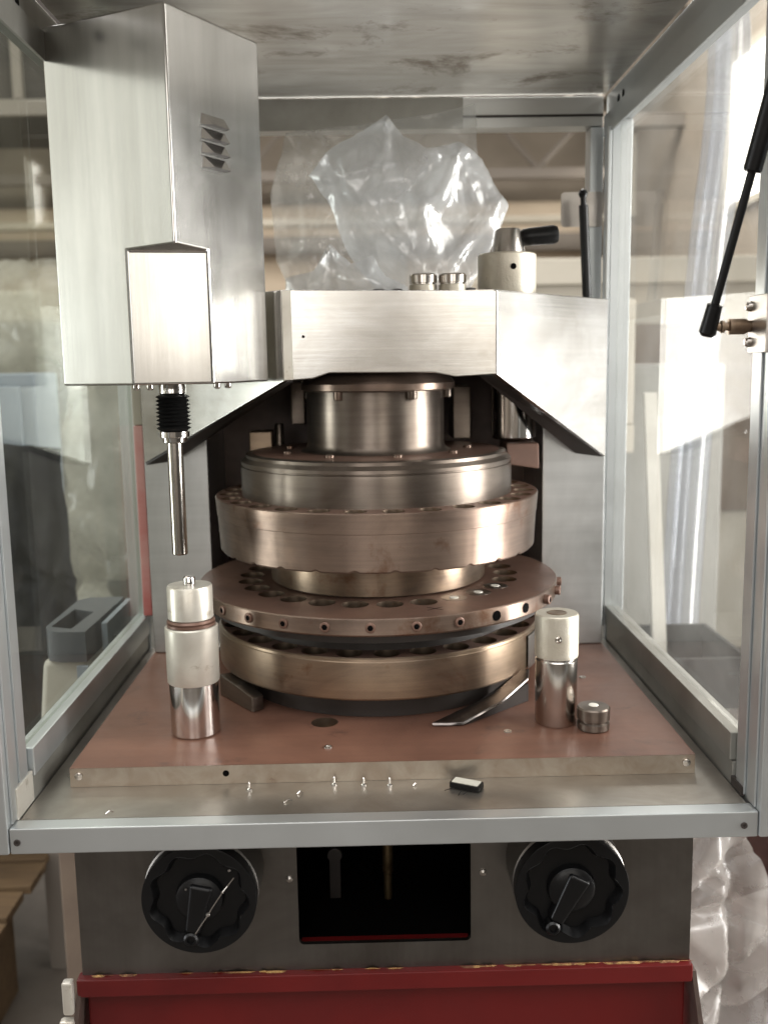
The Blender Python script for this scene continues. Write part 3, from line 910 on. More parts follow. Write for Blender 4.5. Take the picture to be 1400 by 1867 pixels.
for s in (-1, 1):  # dark gusset flange under each sloping cheek edge
    x0, x1 = (0.150, 0.342) if s > 0 else (-0.118, -0.342)
    z0 = 0.418 if s > 0 else 0.4145
    pts = [(x0, -0.108, z0 - 0.001), (x1, 0.0985, 0.2915), (x1 * 0.90, 0.1085, 0.2915), (x0 * 0.90, -0.085, z0 - 0.001)]
    if s < 0:
        pts = pts[::-1]
    part('gusset_flange', MB().prism3(pts, (0, 0, 0.006)), 'dark_in', hood)
for x, z in ((-0.1100, 0.4690), (-0.0890, 0.4700)):
    part('rivet_hole', MB().lathe([(0.0020, 0.1200), (0.0020, 0.1203), (0, 0.1203)], (0, 0, 0), 10).xform(Matrix.Translation((x, 0, z)) @ XZ), 'black_hole', hood)
part('fold_reflection_strip', MB().box(-0.1143, -0.1030, -0.1206, -0.1201, 0.4170, 0.5265), 'white_ring', hood)  # pale strip painting the warm reflection at the hood's left fold
# fittings inside the recess
part('recess_block', MB().box(-0.128, -0.105, 0.14, 0.2, 0.345, 0.41), 'grey_steel', bevel=0.003)
part('recess_block', MB().box(0.118, 0.146, 0.12, 0.2, 0.320, 0.40), 'grey_steel', bevel=0.003)
part('pressure_roller', MB().lathe([(0.030, 0.323), (0.0325, 0.3255), (0.0325, 0.4268)], (0.2035, 0.08, 0), 40), 'chrome')
part('roller_bracket', MB().hexa([(0.186, 0.02, 0.290), (0.232, 0.02, 0.283), (0.236, 0.13, 0.283), (0.19, 0.13, 0.29)],
                                 [(0.186, 0.03, 0.320), (0.232, 0.025, 0.320), (0.236, 0.13, 0.320), (0.19, 0.13, 0.320)]), 'turret_top', bevel=0.003)
part('cam_stop', MB().box(-0.190, -0.156, 0.12, 0.17, 0.30, 0.336), 'turret_low', bevel=0.002)
part('cam_pin', MB().lathe([(0.007, 0.30), (0.007, 0.345), (0.005, 0.348), (0, 0.348)], (-0.145, 0.13, 0), 16), 'grey_steel')

# ---- head cover on the left
Fp, Lp, Rp = Vector((-0.2185, -0.25)), Vector((-0.3745, -0.171)), Vector((-0.1340, -0.1105))
Bp = Lp + Rp - Fp
A1, A2 = Fp + (Lp - Fp) * 0.388, Fp + (Rp - Fp) * 0.338
ZB, ZM, ZT = 0.4150, 0.5695, 0.8195
hm = MB()
poly_low = [A1, A2, Rp, Bp, Lp]
poly_up = [Fp, Rp, Bp, Lp]
v = [(p.x, p.y, ZB) for p in poly_low]                         # 0..4
v += [(p.x, p.y, ZM - 0.003) for p in (A1, A2)]                 # 5,6 facet top
v += [(p.x, p.y, ZT) for p in poly_up]                          # 7..10  F R B L
v += [(Fp.x, Fp.y, ZM)]                                         # 11 overhang corner
hm.add(v, [(4, 3, 2, 1, 0), (0, 1, 6, 5), (5, 6, 11), (1, 2, 8, 7, 11, 6), (4, 0, 5, 11, 7, 10), (2, 3, 9, 8), (3, 4, 10, 9), (7, 8, 9, 10)])
head = part('head_cover', hm, 'head', bevel=0.003, seg=3)
dr = (Rp - Fp)
nr = Vector((dr.y, -dr.x)).normalized()
drn = dr.normalized()
for z in (0.7045, 0.6890, 0.6740, 0.6585):
    def pt(t, dz, out):
        q = Fp + dr * t + nr * out
        return (q.x, q.y, z + dz)
    lv = MB().add([pt(0.315, 0, 0.0002), pt(0.585, 0, 0.0002), pt(0.57, 0.0125, 0.0002), pt(0.33, 0.0125, 0.0002), pt(0.375, 0.0, 0.0105), pt(0.56, 0.0, 0.0095)],
                  [(0, 4, 3), (4, 5, 2, 3), (5, 1, 2)])
    part('louvre', lv, 'head', head)
    part('louvre_slot_shade', MB().add([pt(0.32, 0.0004, 0.0003), pt(0.58, 0.0004, 0.0003), pt(0.558, 0.0004, 0.0090), pt(0.378, 0.0004, 0.0100)], [(0, 1, 2, 3)]), 'dark_in', head)  # dark face painting the shade inside the open louvre
for q, dx in ((Fp + (Lp - Fp) * 0.46, 0.010), (Fp + (Lp - Fp) * 0.36, 0.012), (Fp + (Rp - Fp) * 0.36, 0.0), (Fp + (Rp - Fp) * 0.52, -0.004)):
    x, y = q.x + dx, q.y + 0.012
    part('cover_screw', MB().lathe([(0, 0.4085), (0.003, 0.4092), (0.0042, 0.411), (0.0042, 0.4152)], (x, y, 0), 12), 'chrome_worn', head)
# bellows and rod under the head
bx, by = -0.2470, -0.160
rodp = part('feeder_rod', MB().lathe([(0.0085, 0.2045), (0.0096, 0.206), (0.0096, 0.362)], (bx, by, 0), 24), 'chrome_worn', head)
part('upper_collar', MB().lathe([(0.0155, 0.4155), (0.0165, 0.413), (0.0165, 0.404), (0.0145, 0.402)][::-1], (bx, by, 0), 24), 'chrome', head)
prof = []
for k in range(9):
    z = 0.4018 - k * 0.0047
    prof += [(0.0165, z), (0.0212, z - 0.0022)]
prof += [(0.0165, 0.3585)]
part('bellows', MB().lathe(prof[::-1], (bx, by, 0), 28), 'rubber', head, autos=60)
part('lower_collar', MB().lathe([(0.0110, 0.3435), (0.0150, 0.3450), (0.0155, 0.3500), (0.0185, 0.3510), (0.0185, 0.3575), (0.0165, 0.3583)], (bx, by, 0), 28), 'chrome', head)

# ---- turret
turret = P
part('flange', MB().lathe([(0.0, 0.3990), (0.100, 0.3990), (0.105, 0.4010), (0.106, 0.4090), (0.099, 0.4190), (0.080, 0.4268)], (0.004, 0, 0), 80), 'turret', bevel=0)
part('shaft', MB().lathe([(0.108, 0.3168), (0.101, 0.3180), (0.0965, 0.3215), (0.0946, 0.3270), (0.0946, 0.4042)], (0.0, 0, 0), 80), 'grey_steel')
flange = [o for o in P.children if o.name.startswith('flange')][0]
for k in range(6):
    a = rad(-123 + 60 * k)
    x, y = 0.004 + 0.0985 * math.cos(a) * 0.96, 0.0985 * math.sin(a) * 0.96
    part('flange_bolt', MB().lathe([(0.0062, 0.3885), (0.0072, 0.3900), (0.0072, 0.3995)], (x, y, 0), 16), 'turret' if k == 0 else 'grey_steel', flange)
part('cap_disc', MB().lathe([(0.187, 0.2600), (0.1873, 0.2960), (0.1866, 0.3000), (0.1850, 0.3006), (0.1850, 0.3022), (0.1868, 0.3028), (0.1862, 0.3070), (0.1800, 0.3120),
                             (0.1795, 0.3160), (0.1700, 0.3172)], (0, 0, 0), 128), 'grey_steel')
cap = [o for o in P.children if o.name.startswith('cap_disc')][0]
part('cap_face', MB().cap_with_holes([circ(0, 0, 0.1702, 96), circ(0, 0, 0.09, 64)], 0.3174), 'turret_top', cap)
for k in range(9):
    a = rad(-90 + 40 * k + 12)
    part('cap_bolt', MB().lathe([(0.0062, 0.3174), (0.0062, 0.3205), (0.0035, 0.3212), (0, 0.3212)], (0.128 * math.cos(a), 0.128 * math.sin(a), 0), 12), 'turret', cap)


def bored_ring(name, R0, R1, z0, z1, rh, Rh, n, phase, depth, mat_side, mat_top, notch=0.0, skip=(), inner=0.06, prof=None, chamfer=0.0012):
    """turret ring: turned side, flat top pierced by n round bores"""
    seg = n * 16
    sd = MB()
    prof = prof or [(R1, z0), (R1, z0 + 0.002), (R0, z1 - chamfer), (R0 - chamfer, z1)]
    vs = []
    for i, (rr, z) in enumerate(prof):
        for k in range(seg):
            t = 2 * math.pi * k / seg + phase
            dz = 0.0
            if notch and i < 2:
                kk = min(k % 16, 16 - k % 16)
                dz = notch * (1.0, 0.7, 0.0)[min(kk, 2)]
            vs.append((rr * math.cos(t), rr * math.sin(t), z + dz))
    fs = []
    for i in range(len(prof) - 1):
        for k in range(seg):
            k2 = (k + 1) % seg
            fs.append((i * seg + k, i * seg + k2, (i + 1) * seg + k2, (i + 1) * seg + k))
    fs.append(tuple(range(seg - 1, -1, -1)))
    sd.add(vs, fs, True)
    ring = part(name, sd, mat_side, autos=30)
    loops = [[(v[0], v[1]) for v in vs[-seg:]], circ(0, 0, inner, 64)]
    bores = MB()
    for k in range(n):
        if k in skip:
            continue
        t = 2 * math.pi * k / n + phase
        lp = circ(Rh * math.cos(t), Rh * math.sin(t), rh, 28)
        loops.append(lp)
    part('face', MB().cap_with_holes(loops, z1), mat_top, ring)
    first = None
    for k in range(n):
        if k in skip:
            continue
        t = 2 * math.pi * k / n + phase
        cx, cy = Rh * math.cos(t), Rh * math.sin(t)
        lp = circ(cx, cy, rh, 28)
        if first is None:
            b = MB().wall(lp, z1 - depth, z1, True).disc(lp, z1 - depth)
            first = b.build('punch_bore', 'bore', ring, origin=(cx, cy, z1))
        else:
            copy_part(first, Vector((cx, cy, z1)) - world_of(ring))
    return ring


bored_ring('upper_turret', 0.2234, 0.2147, 0.1869, 0.2603, 0.0145, 0.2040, 28, rad(-90 + 5), 0.03, 'turret', 'turret_top', notch=0.0024,
           prof=[(0.2165, 0.1869), (0.2180, 0.1890), (0.2207, 0.2345), (0.2214, 0.2352), (0.2232, 0.2590), (0.2220, 0.2603)])
up = [o for o in P.children if o.name.startswith('upper_turret')][0]
a = rad(-49)
part('inspection_plug', MB().lathe([(0.0064, 0), (0.0060, 0.0012), (0, 0.0014)], (0, 0, 0), 18).xform(
    Matrix.Translation((0.2182 * math.cos(a), 0.2182 * math.sin(a), 0.2280)) @ Matrix.Rotation(a, 4, 'Z') @ Matrix.Rotation(rad(90), 4, 'Y') @ Matrix.Scale(1.5, 4, (1, 0, 0))), 'pellet', up)
part('turret_neck', MB().lathe([(0.146, 0.1402), (0.150, 0.1425), (0.151, 0.160), (0.151, 0.1868)], (0, 0, 0), 96), 'turret_low')

NH = 26
ph0 = rad(-90 + 4)
die = bored_ring('die_disc', 0.2500, 0.2495, 0.1185, 0.1401, 0.0172, 0.1795, NH, ph0, 0.0195, 'turret', 'turret_top', skip=(2, 3, 4),
                 prof=[(0.2475, 0.1180), (0.2492, 0.1192), (0.2500, 0.1205), (0.2500, 0.1388), (0.2486, 0.1401)])
for k in (2, 3, 4):
    t = ph0 + 2 * math.pi * k / NH
    x, y = 0.1795 * math.cos(t), 0.1795 * math.sin(t)
    dd = part('die_insert', MB().lathe([(0.0168, 0.1400), (0.0165, 0.1404), (0.007, 0.1404), (0.0066, 0.1396), (0, 0.1396)], (x, y, 0), 28), 'grey_steel', die)
    part('die_pin', MB().lathe([(0.0062, 0.1397), (0.0058, 0.1412), (0, 0.1413)], (x, y, 0), 16), 'pellet', die)
for sx in (1, -1):
    part('scribed_mark', MB().add([(-0.012, -0.0008, 0.14025), (0.012, -0.0008, 0.14025), (0.012, 0.0008, 0.14025), (-0.012, 0.0008, 0.14025)], [(0, 1, 2, 3)]).xform(
        Matrix.Translation((0.0666, -0.2060, 0)) @ Matrix.Rotation(rad(38 * sx), 4, 'Z')), 'black_hole', die)
NS = 29
first = {}
for k in range(NS):
    a = rad(-90 - 2.8 + 360 / NS * k)
    kind = 'hole' if k in (3, 4) else ('proud' if k in (5, 6, 7) else 'ring')
    rot = (0, 0, a)
    loc = Vector((0.2500 * math.cos(a), 0.2500 * math.sin(a), 0.1297))
    if kind not in first:
        if kind == 'hole':
            mb = MB().lathe([(0.0064, 0.0003), (0.0064, 0.0006), (0.0056, 0.0006), (0.0054, 0.00035), (0, 0.00035)], (0, 0, 0), 20, 'X')
            mat = 'black_hole'
        else:
            h = 0.0016 if kind == 'ring' else 0.0065
            mb = MB().lathe([(0.0062, -0.001), (0.0062, h), (0.0052, h + 0.0006), (0.0034, h + 0.0006)], (0, 0, 0), 20, 'X')
            # fix turned cap: socket goes in
            mb.f.pop()
            mb.sm.pop()
            mat = 'turret_top'
        o = mb.build('set_screw' if kind != 'hole' else 'screw_hole', mat, die, origin=(0, 0, 0))
        if kind != 'hole':
            MB().lathe([(0.0036, h + 0.0004), (0.0034, h + 0.0005), (0, h + 0.0005)], (0, 0, 0), 6, 'X').build('hex_socket', 'black_hole', o, origin=(0, 0, 0))
            ch = o.children[0]
            ch.location = (0, 0, 0)
        o.location = loc - world_of(die)
        o.rotation_euler = rot
        first[kind] = o
    else:
        copy_part(first[kind], loc - world_of(die), die, rot)

part('gap_shade_ring', MB().lathe([(0.228, 0.1045), (0.233, 0.1060), (0.2335, 0.1172), (0.20, 0.1178)], (0, 0, 0), 96), 'dark_in')  # dark ring added to paint the shaded gap under the die disc
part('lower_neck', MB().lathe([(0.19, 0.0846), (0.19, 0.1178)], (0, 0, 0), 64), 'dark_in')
low = bored_ring('lower_turret', 0.2251, 0.2251, 0.031, 0.0845, 0.0165, 0.2030, 28, rad(-90 + 2), 0.03, 'turret_low', 'turret_top',
                 prof=[(0.2225, 0.0310), (0.2245, 0.0328), (0.2251, 0.0345), (0.2251, 0.0790), (0.2241, 0.0802), (0.2238, 0.0830), (0.2222, 0.0845)])
part('cam_guard', MB().lathe([(0.2260, 0.032), (0.2275, 0.033), (0.2275, 0.0770), (0.2260, 0.0775)], (0, 0, 0), 24, 'Z', rad(-31), rad(20)), 'bare', low)
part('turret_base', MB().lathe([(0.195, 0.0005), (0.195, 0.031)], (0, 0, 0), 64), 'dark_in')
part('scraper_blade', MB().prism3([(0.060, -0.2330, 0.0020), (0.078, -0.2345, 0.0020), (0.098, -0.2335, 0.0020), (0.150, -0.196, 0.0145), (0.190, -0.152, 0.029), (0.193, -0.138, 0.036), (0.183, -0.139, 0.036), (0.140, -0.180, 0.018)], (0.0, 0.002, 0.003)), 'dark_blade', bevel=0.0008)
part('scraper_arm', MB().hexa([(0.085, -0.222, 0.0005), (0.105, -0.226, 0.0005), (0.19, -0.150, 0.0005), (0.17, -0.135, 0.0005)],
                              [(0.085, -0.222, 0.003), (0.105, -0.226, 0.003), (0.19, -0.150, 0.024), (0.17, -0.135, 0.028)]), 'dark_in')
part('feeder_shoe', MB().hexa([(-0.215, -0.100, 0.0005), (-0.163, -0.172, 0.0005), (-0.150, -0.160, 0.0005), (-0.19, -0.09, 0.0005)],
                              [(-0.215, -0.100, 0.030), (-0.163, -0.172, 0.020), (-0.150, -0.160, 0.020), (-0.19, -0.09, 0.030)]), 'grey_steel', bevel=0.002)

# ---- things bolted on top of the bridge: clamp with handle, studs
cx, cy = 0.1815, -0.005
cl = part('clamp_block', MB().lathe([(0.0385, 0.5240), (0.0393, 0.5255), (0.0393, 0.5765), (0.0375, 0.5785), (0, 0.5787)], (cx, cy, 0), 56), 'ivory')
part('clamp_hub', MB().lathe([(0.0235, 0.5788), (0.0225, 0.583), (0.0175, 0.609), (0.0155, 0.6115), (0, 0.6118)], (cx + 0.0015, cy, 0), 40), 'chrome_worn', cl)
part('pin_hole', MB().lathe([(0.0040, 0.0), (0.0040, 0.0004), (0, 0.0004)], (0, 0, 0), 16).xform(Matrix.Translation((cx + 0.003, cy - 0.0393, 0.5590)) @ XZ), 'black_hole', cl)
part('handle_grip', MB().tube([(cx + 0.019, cy, 0.6000), (cx + 0.022, cy, 0.6002), (cx + 0.030, cy - 0.001, 0.6008), (cx + 0.062, cy - 0.003, 0.6030), (cx + 0.0675, cy - 0.003, 0.6034), (cx + 0.069, cy - 0.003, 0.6035)],
                              [0.009, 0.0110, 0.0118, 0.0125, 0.0105, 0.006], 20), 'blackp', cl)
for x in (0.0075, 0.0310, 0.128):
    part('top_stud', MB().lathe([(0.0085, 0.5240), (0.0085, 0.5322), (0.006, 0.5332), (0, 0.5332)], (x, -0.03, 0), 20), 'dark_in')

# ---- guard frame: posts, rails, beams, panes, gas struts
def profile_post(x0, x1, y0, y1, z0, z1):
    return MB().box(x0, x1, y0, y1, z0, z1)


for s in (-1, 1):
    def bx2(xa, xb, *r_):
        a, b = sorted((s * xa, s * xb))
        return MB().box(a, b, *r_)
    fpst = part('front_post', bx2(0.3795, 0.415, -0.431, -0.362, -0.049, 0.95), 'alu', bevel=0.0025)
    part('slot_strip', bx2(0.3770, 0.3793, -0.4215, -0.4025, -0.02, 0.95), 'alu', fpst, bevel=0.0006)
    part('slot_strip', bx2(0.3770, 0.3793, -0.3930, -0.3720, -0.02, 0.95), 'alu', fpst, bevel=0.0006)
    if s > 0:
        part('corner_shoe', bx2(0.3752, 0.3793, -0.392, -0.362, -0.0215, -0.012), 'dark_in', fpst)
    else:
        part('corner_shoe', bx2(0.3752, 0.3793, -0.410, -0.362, -0.0215, 0.012), 'white_ring', fpst, bevel=0.001)
    bpst = part('rear_post', bx2(0.372, 0.404, 0.200, 0.250, -0.049, 0.80), 'alu', bevel=0.002)
    if s > 0:
        part('bright_edge', bx2(0.3665, 0.3718, 0.2005, 0.214, 0.0, 0.79), 'alu', bpst, bevel=0.001)
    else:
        part('red_reflection_strip', bx2(0.3640, 0.3790, 0.184, 0.1985, 0.037, 0.345), 'pinkred', bpst, bevel=0.002)  # added strip painting a red reflection in the post edge
        part('cream_reflection_strip', bx2(0.3640, 0.3790, 0.184, 0.1985, 0.3455, 0.78), 'cream', bpst, bevel=0.002)  # cream upper end of the same painted reflection
    lr = part('lower_rail', bx2(0.3765, 0.404, -0.3615, 0.1995, -0.049, 0.0035), 'alu_dusty_dim', bevel=0.0015)
    part('rail_bead', bx2(0.3735, 0.395, -0.3600, 0.1990, 0.0042, 0.0360), 'alu' if s < 0 else 'alu_dusty_dim', lr, bevel=0.002)
    ub = part('upper_beam', bx2(0.3745, 0.404, -0.60, 0.2495, 0.8005, 0.846), 'alu' if s > 0 else 'alu_dusty_dim', bevel=0.0015)  # left beam and its lip coloured darker to look unlit
    part('beam_lip', bx2(0.3700, 0.3742, -0.60, 0.249, 0.783, 0.815), 'alu' if s > 0 else 'alu_dusty_dim', ub, bevel=0.001)
    for y in (0.175, 0.148, -0.245, -0.295):
        part('bolt_hole', MB().lathe([(0.0064, 0), (0.0064, 0.0004), (0, 0.0004)], (0, 0, 0), 16).xform(
            Matrix.Translation((s * 0.3742, y, 0.8225)) @ Matrix.Rotation(rad(-90 * s), 4, 'Y')), 'black_hole', ub)
    pn_ = part('side_pane', bx2(0.3840, 0.3885, -0.3610, 0.1995, 0.0365, 0.7995), 'pane' if s > 0 else 'pane_smear')
part('rear_beam', MB().box(-0.3695, 0.3695, 0.250, 0.290, 0.8005, 0.846), 'alu_daylit', bevel=0.002)
rbm = [o for o in P.children if o.name.startswith('rear_beam')][0]
part('beam_slot', MB().box(-0.3695, 0.3695, 0.2485, 0.2497, 0.8150, 0.8185), 'dark_in', rbm)
part('dim_beam_strip', MB().box(-0.3690, 0.148, 0.2462, 0.2482, 0.7985, 0.8455), 'alu_dusty_dim', rbm, bevel=0.0006)  # added grey strip, darkens the beam stretch behind the plastic film
for s in (-1, 1):
    a, b = sorted((s * 0.350, s * 0.3715))
    part('rear_upright', MB().box(a, b, 0.252, 0.288, 0.525, 0.80), 'alu', bevel=0.002)
part('roof_pane', MB().box(-0.372, 0.372, -0.60, 0.249, 0.8475, 0.8525), 'top_pane')


def strut(x0, y0, z0, x1, y1, z1, frac, rr):
    """gas strut: rod from the first point, cylinder to the second"""
    a, b = Vector((x0, y0, z0)), Vector((x1, y1, z1))
    m = a + (b - a) * frac
    body = part('gas_strut', MB().tube([m, m + (b - a) * 0.01, b], [rr * 0.8, rr, rr], 18), 'blackp')
    part('strut_rod', MB().tube([a, m], rr * 0.48, 14), 'rubber', body)
    d = (b - a).normalized()
    part('end_fitting', MB().tube([a - d * rr * 1.4, a - d * rr, a + d * rr * 2.2], [rr * 0.7, rr * 1.0, rr * 0.85], 16), 'blackp', body)
    return body, a


bd, a = strut(0.3320, -0.372, 0.4690, 0.3700, -0.43, 0.700, 0.60, 0.0088)
part('ball_stud', MB().lathe([(0.0042, 0.3325), (0.0042, 0.342), (0.0062, 0.343), (0.0062, 0.346), (0.0040, 0.347), (0.0040, 0.350), (0.0078, 0.351), (0.0080, 0.367), (0.006, 0.370), (0.006, 0.3768)], (0, -0.372, 0.466), 20, 'X'), 'turret_low', bd)
part('strut_plate', MB().box(0.3728, 0.3768, -0.412, -0.366, 0.440, 0.496), 'bare', bd, bevel=0.001)
for z in (0.4855, 0.4505):
    part('plate_bolt', MB().lathe([(0.0, 0.3672), (0.0030, 0.3676), (0.0046, 0.3692), (0.0052, 0.3728)], (0, -0.372, z), 16, 'X'), 'chrome_worn', bd)
bd2, a = strut(0.3335, 0.185, 0.530, 0.3258, 0.185, 0.670, 0.02, 0.0072)
part('ball_end', MB().tube([(0.3258, 0.185, 0.670), (0.3252, 0.185, 0.684)], 0.0045, 12).lathe([(0, -0.0075), (0.005, -0.0056), (0.0075, 0), (0.005, 0.0056), (0, 0.0075)], (0.3250, 0.185, 0.687), 16), 'blackp', bd2)
part('strut_plate', MB().prism3([(x, 0.2475, z) for x, z in round_rect(0.304, 0.371, 0.6465, 0.700, 0.006)], (0, 0.003, 0)), 'bare', bd2)

# ================================================================= loose things on the plate and the bridge
ml = thing('plunger', (-0.2245, -0.2290, 0), 'tall steel plunger with two pale collars and a pin on top', 'plunger', 'plungers standing on the plate')
MB().lathe([(0.0280, 0.0004), (0.0292, 0.002), (0.0292, 0.0640)], (-0.2245, -0.229, 0), 48).build('polished_foot', 'chrome', ml)
MB().lathe([(0.0300, 0.0642), (0.0308, 0.0655), (0.0312, 0.131), (0.0300, 0.1325), (0.021, 0.1328)], (-0.2245, -0.229, 0), 48).build('pale_sleeve', 'white_ring', ml)
MB().lathe([(0.0285, 0.1330), (0.0285, 0.1360), (0.0270, 0.1365), (0.0285, 0.1385), (0.0270, 0.1412)], (-0.2245, -0.229, 0), 48).build('oily_thread', 'turret_top', ml)
MB().lathe([(0.0255, 0.1414), (0.0266, 0.1425), (0.0266, 0.1790), (0.0255, 0.1812), (0, 0.1814)], (-0.2245, -0.229, 0), 48).build('cap', 'white_ring', ml)
MB().lathe([(0.0070, 0.1815), (0.0070, 0.1895), (0.0060, 0.1912), (0, 0.1916)], (-0.2245, -0.229, 0), 20).build('pin', 'chrome', ml)

mr_ = thing('plunger', (0.2115, -0.2230, 0), 'short steel plunger with one knurled collar and a hollow top', 'plunger', 'plungers standing on the plate')
MB().lathe([(0.0242, 0.0004), (0.0252, 0.002), (0.0252, 0.0800), (0.0240, 0.0815), (0.0240, 0.0840)], (0.2115, -0.223, 0), 48).build('polished_foot', 'chrome_worn', mr_)
# knurled collar: diamond relief in the mesh
kn = MB()
n1, n2 = 120, 30
vs, fs = [], []
for j in range(n2 + 1):
    for i in range(n1):
        t = 2 * math.pi * i / n1
        rr = 0.0257 + (0.00035 if (i + j) % 2 == 0 and 0 < j < n2 else 0.0)
        vs.append((0.2115 + rr * math.cos(t), -0.223 + rr * math.sin(t), 0.0842 + 0.0510 * j / n2))
for j in range(n2):
    for i in range(n1):
        i2 = (i + 1) % n1
        fs.append((j * n1 + i, j * n1 + i2, (j + 1) * n1 + i2, (j + 1) * n1 + i))
kn.add(vs, fs, False)
kn.lathe([(0.0256, 0.1352), (0.0246, 0.1366), (0.0125, 0.1366), (0.0120, 0.1356), (0.0115, 0.128), (0, 0.128)], (0.2115, -0.223, 0), 48)
knurl = kn.build('knurled_collar', 'ivory', mr_)
MB().lathe([(0.0122, 0.1367), (0.0108, 0.1372), (0.0096, 0.1366)], (0.2115, -0.223, 0), 32).build('bore_rim', 'turret_low', mr_)
MB().lathe([(0.0042, 0.2490), (0.0040, 0.2506), (0.0024, 0.2512), (0.0016, 0.2503), (0, 0.2503)], (0, 0, 0), 14).xform(Matrix.Translation((0.2085, 0, 0.1105)) @ XZ).build('grub_screw', 'chrome_worn', mr_)

cp = thing('steel_plug', (0.2515, -0.2480, 0), 'dark grooved steel plug lying beside the knurled plunger', 'plug')
MB().lathe([(0.0178, 0.0004), (0.0190, 0.0018), (0.0190, 0.0090), (0.0165, 0.0105), (0.0165, 0.0125)], (0.2515, -0.248, 0), 44).build('lower_tier', 'grey_steel', cp)
MB().lathe([(0.0165, 0.0126), (0.0192, 0.0138), (0.0194, 0.0262), (0.0180, 0.0282), (0.006, 0.0290), (0, 0.0290)], (0.2515, -0.248, 0), 44).build('upper_tier', 'grey_steel', cp)
MB().lathe([(0.0060, 0.0291), (0.0052, 0.0300), (0, 0.0302)], (0.2515, -0.248, 0), 20).build('centre_spot', 'pellet', cp)

for i, (x, lab) in enumerate(((0.0663, 'small grooved steel cap on the bridge, nearer the plastic bag'), (0.1054, 'small grooved steel cap on the bridge, next to the clamp block'))):
    c = thing('punch_cap', (x, -0.03, 0.524), lab, 'steel cap', 'steel caps on the bridge')
    MB().lathe([(0.0176, 0.5242), (0.0184, 0.5250), (0.0184, 0.5370), (0.0174, 0.5380)], (x, -0.03, 0), 36).build('barrel', 'ivory', c)
    MB().lathe([(0.0165, 0.5381), (0.0165, 0.5395), (0.0184, 0.5400), (0.0186, 0.5495), (0.0172, 0.5515), (0, 0.5517)], (x, -0.03, 0), 36).build('head_ring', 'chrome_worn', c)

tg = thing('name_tag', (0.0875, -0.3655, -0.022), 'small black-framed tag with a cream face lying on the shelf', 'tag')
R_ = Matrix.Translation((0.0890, -0.3560, -0.0215)) @ Matrix.Rotation(rad(-27), 4, 'Z')
tb = MB().prism(round_rect(-0.0175, 0.0175, -0.0085, 0.0085, 0.003), 0.0, 0.006)
tb.xform(R_)
tb.build('tag_frame', 'blackp', tg, 0.0008)
tb = MB().prism(round_rect(-0.0150, 0.0150, -0.0064, 0.0064, 0.0012), 0.0061, 0.0068)
tb.xform(R_)
tb.build('tag_face', 'white_paint', tg)
for k, (a, b) in enumerate((((-0.010, -0.009), (-0.018, -0.019)), ((-0.004, -0.009), (0.0, -0.024)), ((0.005, -0.009), (0.004, -0.020)))):
    w_ = MB().tube([(a[0], a[1], 0.002), ((a[0] + b[0]) / 2 + 0.002, (a[1] + b[1]) / 2, 0.0024), (b[0], b[1], 0.001)], 0.0004, 6)
    w_.xform(R_)
    w_.build('wire_end', 'rubber', tg)

# little screws and crumbs on the shelf
screw_spots = [(-0.1471, -0.3485, 'small screw standing head down on the shelf, leftmost of the four'),
               (-0.0550, -0.3395, 'small screw on the shelf under the plate edge, second from the left'),
               (-0.0227, -0.3430, 'small screw on the shelf, near the middle of the plate edge'),
               (0.0057, -0.3450, 'small screw on the shelf, closest to the cream tag')]
for x, y, lab in screw_spots:
    s_ = thing('loose_screw', (x, y, -0.022), lab, 'screw', 'loose screws on the shelf')
    MB().lathe([(0.0034, -0.0219), (0.0034, -0.0208), (0.0022, -0.0198), (0.0012, -0.0194)], (x, y, 0), 14).build('screw_head', 'chrome', s_)
    MB().lathe([(0.0013, -0.0194), (0.0013, -0.0140), (0.0004, -0.0128), (0, -0.0127)], (x, y, 0), 10).build('shank', 'chrome', s_)
for x, y, dx, lab in ((-0.1026, -0.3817, 0.004, 'bent bright swarf curl on the shelf near the front rail'), (-0.0912, -0.3624, 0.003, 'short bright swarf curl on the shelf behind the bent one'),
                      (0.0337, -0.3485, 0.0025, 'bright swarf speck on the shelf left of the tag'), (-0.2860, -0.3990, 0.0035, 'thin bright swarf curl on the shelf by the left post')):
    tag(MB().tube([(x - dx, y - dx * 0.5, -0.0211), (x, y + dx * 0.2, -0.0190), (x + dx, y + dx * 0.6, -0.0211)], 0.0008, 6).build('swarf_curl', 'chrome', None, origin=(x, y, -0.022)), lab, 'swarf', 'swarf on the shelf')

# ---- plastic bag resting on the machine behind the bridge
FOC = {5: [(0.0255, 0.79), (0.07, 0.66), (0.10, 0.55), (0.19, 0.67), (-0.05, 0.71), (0.13, 0.74)],
       9: [(0.0, 0.79), (-0.1, 0.62), (0.06, 0.60), (-0.05, 0.54), (0.15, 0.82)],
       14: [(-0.10, 0.53), (-0.03, 0.57), (0.02, 0.53), (-0.06, 0.60)]}
OUT = [(0.0255, 0.800), (0.050, 0.770), (0.085, 0.752), (0.135, 0.760), (0.168, 0.735), (0.185, 0.700), (0.208, 0.668), (0.190, 0.620), (0.165, 0.575), (0.140, 0.5275),
       (0.060, 0.5262), (0.010, 0.540), (-0.035, 0.600), (-0.065, 0.680), (-0.092, 0.715), (-0.060, 0.752), (-0.010, 0.778)]


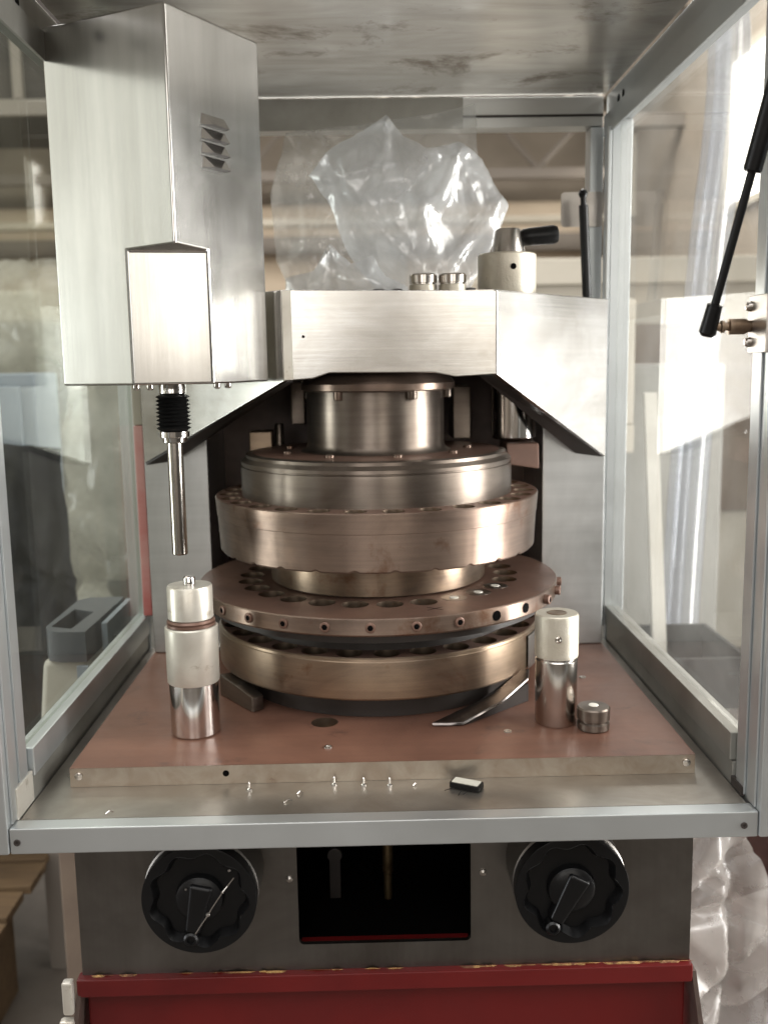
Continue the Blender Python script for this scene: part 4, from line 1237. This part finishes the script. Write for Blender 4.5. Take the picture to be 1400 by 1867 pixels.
def bag_mesh(outline, y0, bulge, seed, step=0.0055, crease=0.010, wave=0.5):
    rnd = random.Random(seed)
    xs, zs = [p[0] for p in outline], [p[1] for p in outline]

    def inside(x, z):
        c = False
        j = len(outline) - 1
        for i in range(len(outline)):
            (xi, zi), (xj, zj) = outline[i], outline[j]
            if (zi > z) != (zj > z) and x < (xj - xi) * (z - zi) / (zj - zi) + xi:
                c = not c
            j = i
        return c

    segs = [(Vector(outline[i]), Vector(outline[(i + 1) % len(outline)])) for i in range(len(outline))]

    def edge_d(q):
        best = 1e9
        for a, b in segs:
            t = max(0, min(1, (q - a).dot(b - a) / (b - a).length_squared))
            best = min(best, (a + (b - a) * t - q).length)
        return best
    pts = []
    for a, b in segs:
        n = max(1, int((b - a).length / step))
        nrm = Vector((b.y - a.y, a.x - b.x)).normalized()
        for k in range(n):
            q = a + (b - a) * (k / n)
            q += nrm * (0.0022 * noise.noise(Vector((q.x * 40, q.y * 40, seed))) if 0 < k else 0)
            pts.append(q)
    nb = len(pts)
    z = min(zs)
    while z < max(zs):
        x = min(xs)
        while x < max(xs):
            q = Vector((x + rnd.uniform(-0.3, 0.3) * step, z + rnd.uniform(-0.3, 0.3) * step))
            if inside(*q) and edge_d(q) > step * 0.6:
                pts.append(q)
            x += step
        z += step
    res = delaunay_2d_cdt(pts, [(i, (i + 1) % nb) for i in range(nb)], [], 1, 1e-6)
    co, tris = res[0], res[2]
    mb = MB()
    for side in (-1, 1):
        vs = []
        for q in co:
            e = min(1.0, edge_d(q) / 0.08)
            o = Vector((seed, side * 3.0, 0))
            warp = noise.noise(Vector((q.x * 7, q.y * 7, seed + 9))) * 0.05
            p1 = Vector((q.x * 11 + warp * 20, q.y * 6, 0)) + o
            p2 = Vector((q.x * 6 + q.y * 9, q.y * 14 - q.x * 7 + warp * 30, 2)) + o
            p3 = Vector((q.x * 30 + warp * 40, q.y * 26, 5)) + o
            h = bulge * (e ** 0.55) * (0.6 + wave * noise.noise(p1 * 0.6))
            h += tents((q.x, q.y), seed + side, 18, FOC[seed], amp=crease * 1.3, w1=0.055) * (0.3 + 0.7 * e)
            h += 0.35 * crease * ridge(p2 * 0.6) * e
            vs.append((q.x, y0 + side * h, q.y))
        fs = [tuple(t) if side < 0 else tuple(t[::-1]) for t in tris]
        mb.add(vs, fs, True)
    return mb


bag = tag(bag_mesh(OUT, 0.165, 0.045, 5).build('plastic_bag', 'bag', None, origin=(0.07, 0.165, 0.524), autos=70),
          'crumpled milky plastic bag resting on the machine top behind the bridge', 'plastic bag')
OUT3 = [(-0.128, 0.5262), (0.050, 0.5262), (0.052, 0.545), (0.020, 0.560), (0.000, 0.590), (-0.030, 0.578), (-0.060, 0.605), (-0.085, 0.570), (-0.125, 0.560)]
tag(bag_mesh(OUT3, 0.10, 0.035, 14, 0.005, 0.012).build('plastic_wrapper', 'bag', None, origin=(-0.03, 0.10, 0.524), autos=70),
    'low crumpled clear wrapper lying on the machine top between head cover and steel caps', 'plastic wrapper')
OUT2 = [(-0.128, 0.790), (-0.02, 0.800), (0.10, 0.815), (0.165, 0.830), (0.168, 0.74), (0.13, 0.69), (0.06, 0.62), (0.05, 0.527), (-0.12, 0.527), (-0.150, 0.60), (-0.155, 0.70)]
tag(bag_mesh(OUT2, 0.222, 0.010, 9, 0.008, 0.007).build('plastic_sheet', 'film', None, origin=(0, 0.222, 0.524), autos=70),
    'thin clear plastic sheet hanging behind the bag from the rear beam', 'plastic sheet')
